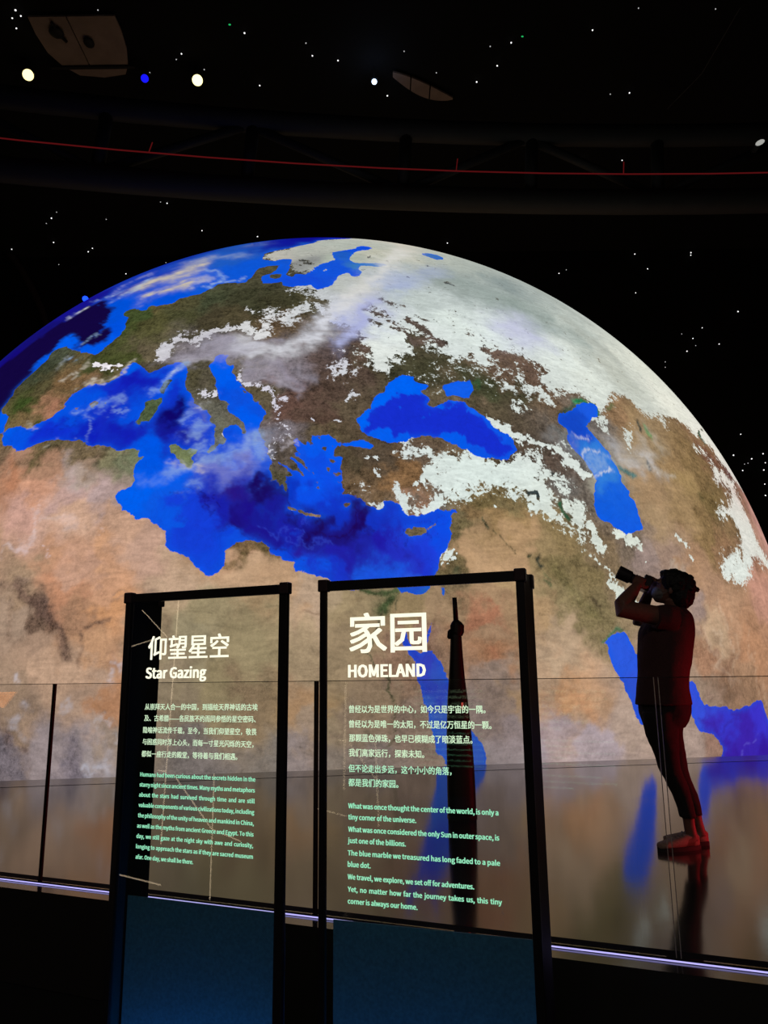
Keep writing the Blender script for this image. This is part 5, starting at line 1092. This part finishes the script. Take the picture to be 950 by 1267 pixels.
# shoes
def shoe(heel, toe, zb):
    heel, toe = loc_(heel), loc_(toe)
    d = (toe-heel); L = d.length; d.normalize(); s = Vector((-d.y, d.x, 0))
    bm = bmesh.new(); n = 16; rings = []
    for i in range(n+1):
        t = i/n
        w = .030+.016*math.sin(min(1, t*1.15)*math.pi)*(1 if t < .5 else 1) + .006*math.sin(t*math.pi)
        w = .034*(math.sin(math.pi*min(t/.18, 1)/2)) + (.014*math.sin(math.pi*min(max(t-.3, 0)/.7, 1))) if t < .86 else .040*math.sqrt(max(0, 1-((t-.86)/.145)**2))+.006
        h = (.078 - .01*t) if t < .35 else .075 - (t-.35)/.65*.040
        if t < .06: h *= .75+4*t
        c = heel + d*L*t
        rings.append([bm.verts.new(c + s*w*math.copysign(abs(math.cos(a))**.7, math.cos(a)) + Vector((0, 0, zb + .014 + h*(0.5+0.5*math.sin(a))))) for a in [2*math.pi*k/16 for k in range(16)]])
    for i in range(n):
        for k in range(16): bm.faces.new((rings[i][k], rings[i][(k+1) % 16], rings[i+1][(k+1) % 16], rings[i+1][k]))
    bm.faces.new(rings[0][::-1]); bm.faces.new(rings[-1])
    o = link_bm('shoe', bm, M_shoe2, pr, True)
    bm = bmesh.new(); low = []; hi_ = []
    for i in range(29):
        a = 2*math.pi*i/28
        t = .5-.5*math.cos(a); w = .044*math.sin(a)*(0.9+.2*t)
        if i == 28: break
        c = heel + d*(L*(-.01+1.03*t)) + s*w*1.05
        low.append(bm.verts.new(c + Vector((0, 0, zb)))); hi_.append(bm.verts.new(c + Vector((0, 0, zb+.024))))
    bm.faces.new(low[::-1]); bm.faces.new(hi_)
    for i in range(28): bm.faces.new((low[i], low[(i+1) % 28], hi_[(i+1) % 28], hi_[i]))
    link_bm('sole', bm, M_sole, o)
    bm = bmesh.new()
    for q in (.42, .50, .58):
        c = heel + d*L*q + Vector((0, 0, zb + .094 - (q-.35)*.06))
        add_tube(bm, [c - s*.026 - Vector((0, 0, .012)), c, c + s*.026 - Vector((0, 0, .012))], .0035, 6)
    link_bm('laces', bm, M_mask, o)
shoe((1.957, 5.185, 0), (1.672, 5.120, 0), 0.0)
shoe((2.052, 5.285, 0), (1.778, 5.325, 0), 0.0)
# camera held up: a thing of its own
cr = empty('camera', CC+PO)
cr.name = 'photo_camera'
tag(cr, 'black camera with a hooded lens held up by the photographer', 'camera')
CM = Matrix(((CD.x, CS.x, CU.x, 0), (CD.y, CS.y, CU.y, 0), (CD.z, CS.z, CU.z, 0), (0, 0, 0, 1)))
box('camera_body', (-0.030, -0.065, -0.045), (0.030, 0.065, 0.045), M_camb, cr, 0.006, CM)
box('viewfinder_hump', (-0.026, -0.022, 0.044), (0.026, 0.022, 0.066), M_camb, cr, 0.005, CM)
box('screen', (-0.033, 0.012, -0.030), (-0.031, 0.060, 0.030), M_lcd, cr, 0, CM)['label'] = 'lit blue camera screen'
def lens_part(name, prof, m, parent=cr):
    bm = bmesh.new(); R = []
    for x, r in prof: R.append([bm.verts.new(CM @ Vector((x, r*math.cos(a), r*math.sin(a)))) for a in [2*math.pi*k/28 for k in range(28)]])
    for i in range(len(R)-1):
        for k in range(28): bm.faces.new((R[i][k], R[i][(k+1) % 28], R[i+1][(k+1) % 28], R[i+1][k]))
    bm.faces.new(R[0][::-1]); bm.faces.new(R[-1])
    return link_bm(name, bm, m, parent, False)
lens_part('lens_barrel', [(0.028, .032), (.05, .034), (.052, .031), (.075, .031), (.078, .034), (.105, .034)], M_camb)
lens_part('lens_hood', [(0.100, .036), (.108, .044), (.195, .047), (.195, .043), (.112, .038)], M_camb)
lens_part('front_lens', [(0.1055, .031), (.109, .026), (.111, .014)], M_lens)

# ------------------------------------------------------------------ ring truss overhead
RC, RR = Vector((8.035, -71.437, 0)), 88.63
def arc_pt(x, z, dr=0.0):
    y = RC.y + math.sqrt((RR+dr)**2 - (x-RC.x)**2)
    return Vector((x, y, z))
tr = empty('ring_truss', arc_pt(0, 12.25))
tag(tr, 'huge dark curved truss of steel tubes across the hall above the globe', 'truss')
def tobj(name, pts, r, m, parent, seg=14):
    bm = bmesh.new(); add_tube(bm, [Vector(p)-Vector(parent.location) for p in pts], r, seg); return link_bm(name, bm, m, parent, True)
xs = [x for x in range(-22, 23, 2)]
tobj('upper_chord', [arc_pt(x, 14.42) for x in xs], 0.27, M_steel, tr, 24)
tobj('lower_chord', [arc_pt(x, 12.54) for x in xs], 0.30, M_steel, tr, 20)
node_x = [-20.2, -16.8, -13.4, -10.0, -6.6, -3.2, 0.55, 3.72, 6.9, 10.3, 13.7, 17.1, 20.5]
for i, x in enumerate(node_x):
    tobj('post', [arc_pt(x, 12.7), arc_pt(x+0.12, 14.3)], 0.16, M_steel, tr, 10)
    if i < len(node_x)-1:
        x2 = node_x[i+1]
        a, b = (x, x2) if i % 2 else (x2, x)
        tobj('brace', [arc_pt(a, 14.3), arc_pt(b, 12.7)], 0.11, M_steel, tr, 8)
M_redtube = emit('dim_red_tube_light', lin((80, 14, 16)), 1.0)
rl = empty('red_light_line', arc_pt(0, 12.93, -0.55))
tag(rl, 'thin dim red light line running along the dark truss', 'light line')
tobj('tube', [arc_pt(x, 12.93, -0.55) for x in xs], 0.016, M_redtube, rl, 8)
for x, h in ((1.83, .36), (5.9, .36), (-5.3, .30), (-12.0, .3), (12.5, .3)):
    tobj('hanger', [arc_pt(x, 12.94, -0.55), arc_pt(x+.05, 12.94+h, -0.50)], 0.012, M_redtube, rl, 6)

# small pale fixture on the truss and the rib on the far wall
M_dim = mat('grey_fixture', (0.16, 0.16, 0.16), 0.5, noise_scale=20)
fx = empty('small_floodlight', (9.15, 16.35, 13.55))
tag(fx, 'small white floodlight clamped to the truss at the upper right', 'floodlight')
bm = bmesh.new(); add_ball(bm, (0, 0, 0), (0.12, .08, .055), Matrix.Rotation(-.4, 3, 'Y'), 2); link_bm('lamp_head', bm, emit('floodlight_face', lin((165, 165, 160)), 1.0), fx)
box('clamp', (-0.05, 0.06, -0.02), (0.05, 0.35, 0.05), M_steel, fx)
bm = bmesh.new()
add_tube(bm, [(-16.9, 31.6, 20.0), (-16.56, 31.6, 19.8), (-16.02, 31.6, 19.0), (-15.5, 31.6, 18.1), (-15.1, 31.6, 17.3), (-14.8, 31.6, 16.5), (-14.5, 31.6, 15.5), (-14.3, 31.6, 14.2)], 0.15, 10)
tag(link_bm('wall_rib', bm, mat('dark_brown_rib', (0.030, 0.018, 0.018), 0.8, noise_scale=3), None, True), 'dark curved rib on the black wall at the far left', 'rib')
bm = bmesh.new(); add_tube(bm, [(10.55, 18.9, 20.02), (10.2, 21.0, 19.6), (9.86, 23.1, 20.02)], 0.012, 6)
tag(link_bm('hanging_cable', bm, mat('grey_cable', (0.06, 0.06, 0.06), 0.6, noise_scale=30)), 'thin grey cable sagging under the black ceiling at upper right', 'cable')

# ------------------------------------------------------------------ lamps under the ceiling
def spotlight(label, p, r, rgb, strength, aim, group=None):
    e = empty('stage_spotlight', p); tag(e, label, 'spotlight', group)
    d = (Vector(aim)-Vector(p)).normalized()
    q = d.to_track_quat('Z', 'Y').to_matrix()
    def part(name, prof, m):
        bm = bmesh.new(); R = []
        for z, rr in prof: R.append([bm.verts.new(q @ Vector((rr*math.cos(a), rr*math.sin(a), z))) for a in [2*math.pi*k/20 for k in range(20)]])
        for i in range(len(R)-1):
            for k in range(20): bm.faces.new((R[i][k], R[i][(k+1) % 20], R[i+1][(k+1) % 20], R[i+1][k]))
        bm.faces.new(R[0][::-1]); bm.faces.new(R[-1])
        return link_bm(name, bm, m, e, False)
    part('housing', [(-r*2.4, r*.6), (-r*2.2, r*.95), (-.02, r*1.1), (0.0, r*1.1)], M_steel)
    part('lens', [(0.005, r*.98), (r*.2, r*.75), (r*.28, r*.3)], emit('spot_lens', rgb, strength))
    bm = bmesh.new(); add_tube(bm, [(-r*1.2, 0, 0), (-r*1.2, 0, r*1.6), (r*1.2, 0, r*1.6), (r*1.2, 0, 0)], r*.1, 6); add_tube(bm, [(0, 0, r*1.6), (0, 0, 20.0-p[2])], r*.1, 6)
    link_bm('yoke', bm, M_steel, e)
    return e
spotlight('warm white spotlight at the far upper left beside the pale light patch on the ceiling', (-10.85, 20.55, 19.45), 0.165, lin((255, 232, 160)), 2.2, (-2, 1, 2.5))
spotlight('small deep blue spotlight between the two warm spotlights', (-7.30, 20.75, 19.45), 0.12, lin((20, 20, 230)), 1.4, (-2, 1, 2.5))
spotlight('warm white spotlight right of the small deep blue one', (-5.68, 20.85, 19.45), 0.165, lin((255, 240, 165)), 2.4, (-2, 1, 2.5))
spotlight('cold blue white spotlight under the ceiling at top centre', (-0.14, 21.0, 19.45), 0.085, lin((205, 225, 255)), 3.0, (0, 1, 2.5))
lamp('spot_spill', 'POINT', (-0.14, 20.7, 19.3), (0, 0, 0), 6.0, (0.45, 0.62, 1.0), shadow_soft_size=0.15)
spotlight('bright blue lamp on the black wall just above the left shoulder of the globe', (-13.22, 31.75, 17.78), 0.13, lin((20, 60, 255)), 3.0, (0, 0, 1))
# a lamp's beam on the ceiling shaped as pale panels, and a curved panel
M_panel_beam = mat('pale_panel_and_beam_patch', (0.27, 0.20, 0.16), 0.8, noise_scale=2)
cp = empty('panel_and_beam_patch', (-9.0, 19.8, 19.86)); tag(cp, 'pale rounded patch of lamp light shaped as a panel with a dark crossbar at the upper left', 'ceiling panel')
def shape(name, pts, z0, z1, m, parent):
    return prism(name, pts, z0, z1, m, None, parent)
PT = [(-1.55, -1.15), (1.65, -1.15)]
arcp = [(1.65+0.05*math.sin(t), -1.15+2.2*t/1.57) for t in (0.5, 1.0)]
shape('beam_patch_half', [(-1.10, -1.00), (-.02, -1.00), (-.02, 0.80), (-.85, 0.80), (-1.08, .3), (-1.14, -.4)], -0.03, 0.03, M_panel_beam, cp)
shape('beam_patch_half', [(.02, -1.00), (1.40, -1.00), (1.42, -.5), (1.36, .2), (1.20, .80), (.02, .80)], -0.03, 0.03, M_panel_beam, cp)
shape('beam_patch_tail', [(-.75, 0.92), (1.15, 0.92), (1.0, 1.2), (.3, 1.32), (-.45, 1.22)], -0.03, 0.03, M_panel_beam, cp)
box('crossbar', (-1.2, 0.80, -0.10), (1.4, 0.90, 0.0), M_steel, cp)
bm = bmesh.new(); add_ball(bm, (-.45, -.55, -.14), (.22, .22, .08), None, 2); add_ball(bm, (.35, -.15, -.12), (.16, .2, .08), None, 2); add_tube(bm, [(-.45, -.9, -.12), (-.4, -.5, -.14), (-.3, -.2, -.12)], .05, 6)
link_bm('fixture', bm, M_steel, cp, True)
fn = empty('panel_and_beam_patch', (1.3, 21.6, 19.86)); tag(fn, 'small pale curved ceiling panel right of the cold white spotlight', 'ceiling panel')
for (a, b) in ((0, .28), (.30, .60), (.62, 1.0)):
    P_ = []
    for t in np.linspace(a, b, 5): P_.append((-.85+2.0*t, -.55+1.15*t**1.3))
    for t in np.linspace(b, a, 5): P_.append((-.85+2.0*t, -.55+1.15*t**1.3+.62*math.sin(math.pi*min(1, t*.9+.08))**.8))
    shape('panel_slat', [(float(x), float(y)) for x, y in P_], -0.03, 0.03, M_panel_beam, fn)

# ------------------------------------------------------------------ star lights
STARS = [[-10.38, 18.63, 19.9, 1.2], [-10.6, 18.9, 19.9, 0.8], [-10.32, 18.83, 19.9, 0.8], [-10.65, 19.26, 19.9, 0.8], [-8.03, 18.66, 19.9, 0.7], [-6.05, 20.28, 19.9, 0.8], [-6.27, 20.5, 19.9, 0.6], [-5.5, 20.92, 19.9, 0.7], [-7.25, 21.02, 19.9, 0.6], [-3.98, 19.53, 19.9, 1], [-2.19, 19.93, 19.9, 0.7], [-2.04, 20.42, 19.9, 0.9], [-1.26, 20.62, 19.9, 0.9], [-3.86, 21.62, 19.9, 0.9], [-8.6, 27.89, 19.9, 1], [-8.84, 27.8, 19.9, 0.6], [-13.66, 28.82, 19.9, 1.2], [-13.27, 28.4, 19.9, 0.7], [-14.03, 29.19, 19.9, 0.7], [-11.43, 28.95, 19.9, 0.7], [4.04, 20.01, 19.9, 1], [3.42, 20.14, 19.9, 0.7], [3.74, 20.91, 19.9, 1.0], [3.17, 21.58, 19.9, 1.1], [6.4, 19.58, 19.9, 0.9], [8.29, 22.14, 19.9, 0.9], [7.67, 22.19, 19.9, 0.7], [7.66, 25.5, 19.9, 0.8], [9.07, 25.57, 19.9, 0.8], [0.79, 20.29, 19.9, 0.6], [1.84, 21.17, 19.9, 0.6], [0.28, 22.14, 19.9, 1], [7.53, 18.82, 19.9, 0.6], [9.78, 18.88, 19.9, 0.6], [-16.41, 31.17, 19.9, 0.9], [-14.33, 30.63, 19.9, 1.0], [-13.11, 31.45, 19.9, 1.2], [-12.82, 31.17, 19.9, 0.9], [-7.65, 29.86, 19.9, 0.9], [-11.52, 31.9, 19.05, 1.0], [-14.59, 31.9, 19.55, 0.7], [-5.36, 30.37, 19.9, 0.9], [-9.74, 31.9, 19.58, 0.7], [-5.35, 30.37, 19.9, 0.9], [2.96, 31.1, 19.9, 1.0], [11.51, 31.9, 19.72, 1.1], [14.06, 31.9, 19.76, 1.3], [14.04, 31.9, 19.63, 1], [12.03, 31.9, 18.98, 1], [8.02, 31.9, 18.81, 1.0], [8.36, 31.9, 18.98, 0.7], [15.88, 31.9, 16.84, 1.5], [11.4, 31.9, 17.81, 0.8], [13.75, 31.9, 15.58, 1], [13.43, 31.9, 14.98, 1.2], [14.88, 31.9, 15.3, 1], [12.43, 31.9, 14.49, 0.7], [12.41, 31.9, 14.24, 0.7], [14.21, 31.9, 16.08, 0.8], [13.28, 31.9, 15.8, 0.7], [13.84, 31.9, 15.24, 0.7], [15.38, 31.9, 11.13, 0.9], [14.97, 31.9, 10.2, 1.4], [15.73, 31.9, 10.03, 1.4], [15.29, 31.9, 9.52, 1.1], [16.19, 31.9, 9.53, 1.3], [16.13, 31.9, 8.42, 1], [15.4, 31.9, 9.8, 0.7], [15.55, 31.9, 9.84, 0.7], [16.24, 31.9, 10.25, 1.2], [16.16, 31.9, 8.91, 0.9], [16.29, 31.9, 9.85, 0.9], [16.14, 31.9, 8.41, 0.9]]
M_star = emit('white_star_light', (1.0, 1.0, 1.0), 1.6)
M_stardim = emit('dim_star_light', (1.0, 1.0, 1.0), 0.5)
bm = bmesh.new(); bmesh.ops.create_icosphere(bm, subdivisions=1, radius=0.026); sme = bpy.data.meshes.new('star_light'); bm.to_mesh(sme); bm.free(); sme.materials.append(M_star)
sme2 = sme.copy(); sme2.materials.clear(); sme2.materials.append(M_stardim)
gme = sme.copy(); gme.materials.clear(); gme.materials.append(emit('green_star_light', (0.02, 0.6, 0.15), 0.8))
bright = 0
for x, y, z, s in STARS:
    o = bpy.data.objects.new('star_light', sme if s > .75 else sme2); col.objects.link(o)
    o.location = (x, y-0.03 if y > 31 else y, z); k = 0.75+0.55*(s-.6); o.scale = (k, k, k)
    if s > .75: tag(o, 'one of the bright pinprick star lights scattered over the black hall', 'star light', 'bright star lights')
    else: tag(o, 'one of the faint pinprick star lights scattered over the black hall', 'star light', 'faint star lights')
for p, L_ in (((-4.36, 19.22, 19.9), 'green pinprick star light above the two warm spotlights, left of centre'), ((4.34, 19.78, 19.9), 'green pinprick star light at the top, right of centre')):
    o = bpy.data.objects.new('star_light', gme); col.objects.link(o); o.location = p; tag(o, L_, 'star light'); o.scale = (1.6, .9, .9)

# ------------------------------------------------------------------ lights of the visitors' side, seen only as reflections in the glass
TUBES = [[[-3.122, 1.564, 1.527], [-3.054, 1.407, 1.348]], [[-3.161, 1.608, 1.29], [-3.104, 1.499, 1.332]], [[-3.009, 1.364, 1.599], [-2.972, 1.434, 0.076]], [[-2.866, 1.135, 0.478], [-2.757, 1.205, -0.244]], [[-2.992, 1.348, 0.472], [-2.828, 1.163, 0.147]], [[-2.828, 1.163, 0.147], [-2.717, 1.017, 0.068]], [[-3.064, 1.675, -0.066], [-2.926, 1.446, -0.147]], [[-3.047, 1.439, 0.511], [-3.019, 1.391, 0.499]]]
M_tube = emit('warm_light_tube', lin((255, 225, 190)), 3.2)
ls = empty('light_sculpture', (-2.95, 1.15, -0.455)); tag(ls, 'constellation of thin warm light tubes, mirrored in the left sign', 'light sculpture')
for a, b_ in TUBES:
    bm = bmesh.new(); add_tube(bm, [Vector(a)-ls.location, Vector(b_)-ls.location], 0.0042, 6); link_bm('light_tube', bm, M_tube, ls)
bm = bmesh.new(); add_tube(bm, [(-.32, .05, 0.0), (-.32, .05, 2.1)], 0.015, 8); link_bm('stand_pole', bm, M_frame, ls)
bm = bmesh.new()
for a, b_ in TUBES: add_tube(bm, [Vector((-3.27, 1.20, a[2])) - ls.location, Vector(a)-ls.location], 0.0015, 5)
link_bm('wire', bm, M_frame, ls)['kind'] = 'stuff'
loft_obj('stand_base', [(-.32, .05, 0.0, .2, .2), (-.32, .05, .02, .2, .2)], M_frame, ls, 24, 1, False)
og = empty('orange_lamp', (-5.9, 3.5, -0.455)); tag(og, 'orange wedge shaped lamp mirrored in the leftmost glass pane', 'lamp')
bm = bmesh.new()
vs = [bm.verts.new(p) for p in ((0, -.12, 1.43), (0, .30, 1.43), (0, .10, 1.33), (0, 0, 1.27), (-.05, -.12, 1.43), (-.05, .30, 1.43), (-.05, .10, 1.33), (-.05, 0, 1.27))]
bm.faces.new(vs[:4]); bm.faces.new(vs[4:][::-1])
for k in range(4): bm.faces.new((vs[k], vs[(k+1) % 4], vs[4+(k+1) % 4], vs[4+k]))
link_bm('lamp_shade', bm, emit('orange_glow', lin((255, 150, 60)), 2.5), og)
bm = bmesh.new(); add_tube(bm, [(-.025, .05, 0), (-.025, .05, 1.31)], 0.012, 8); link_bm('pole', bm, M_frame, og)
loft_obj('base', [(-.025, .05, 0.0, .15, .15), (-.025, .05, .02, .15, .15)], M_frame, og, 20, 1, False)
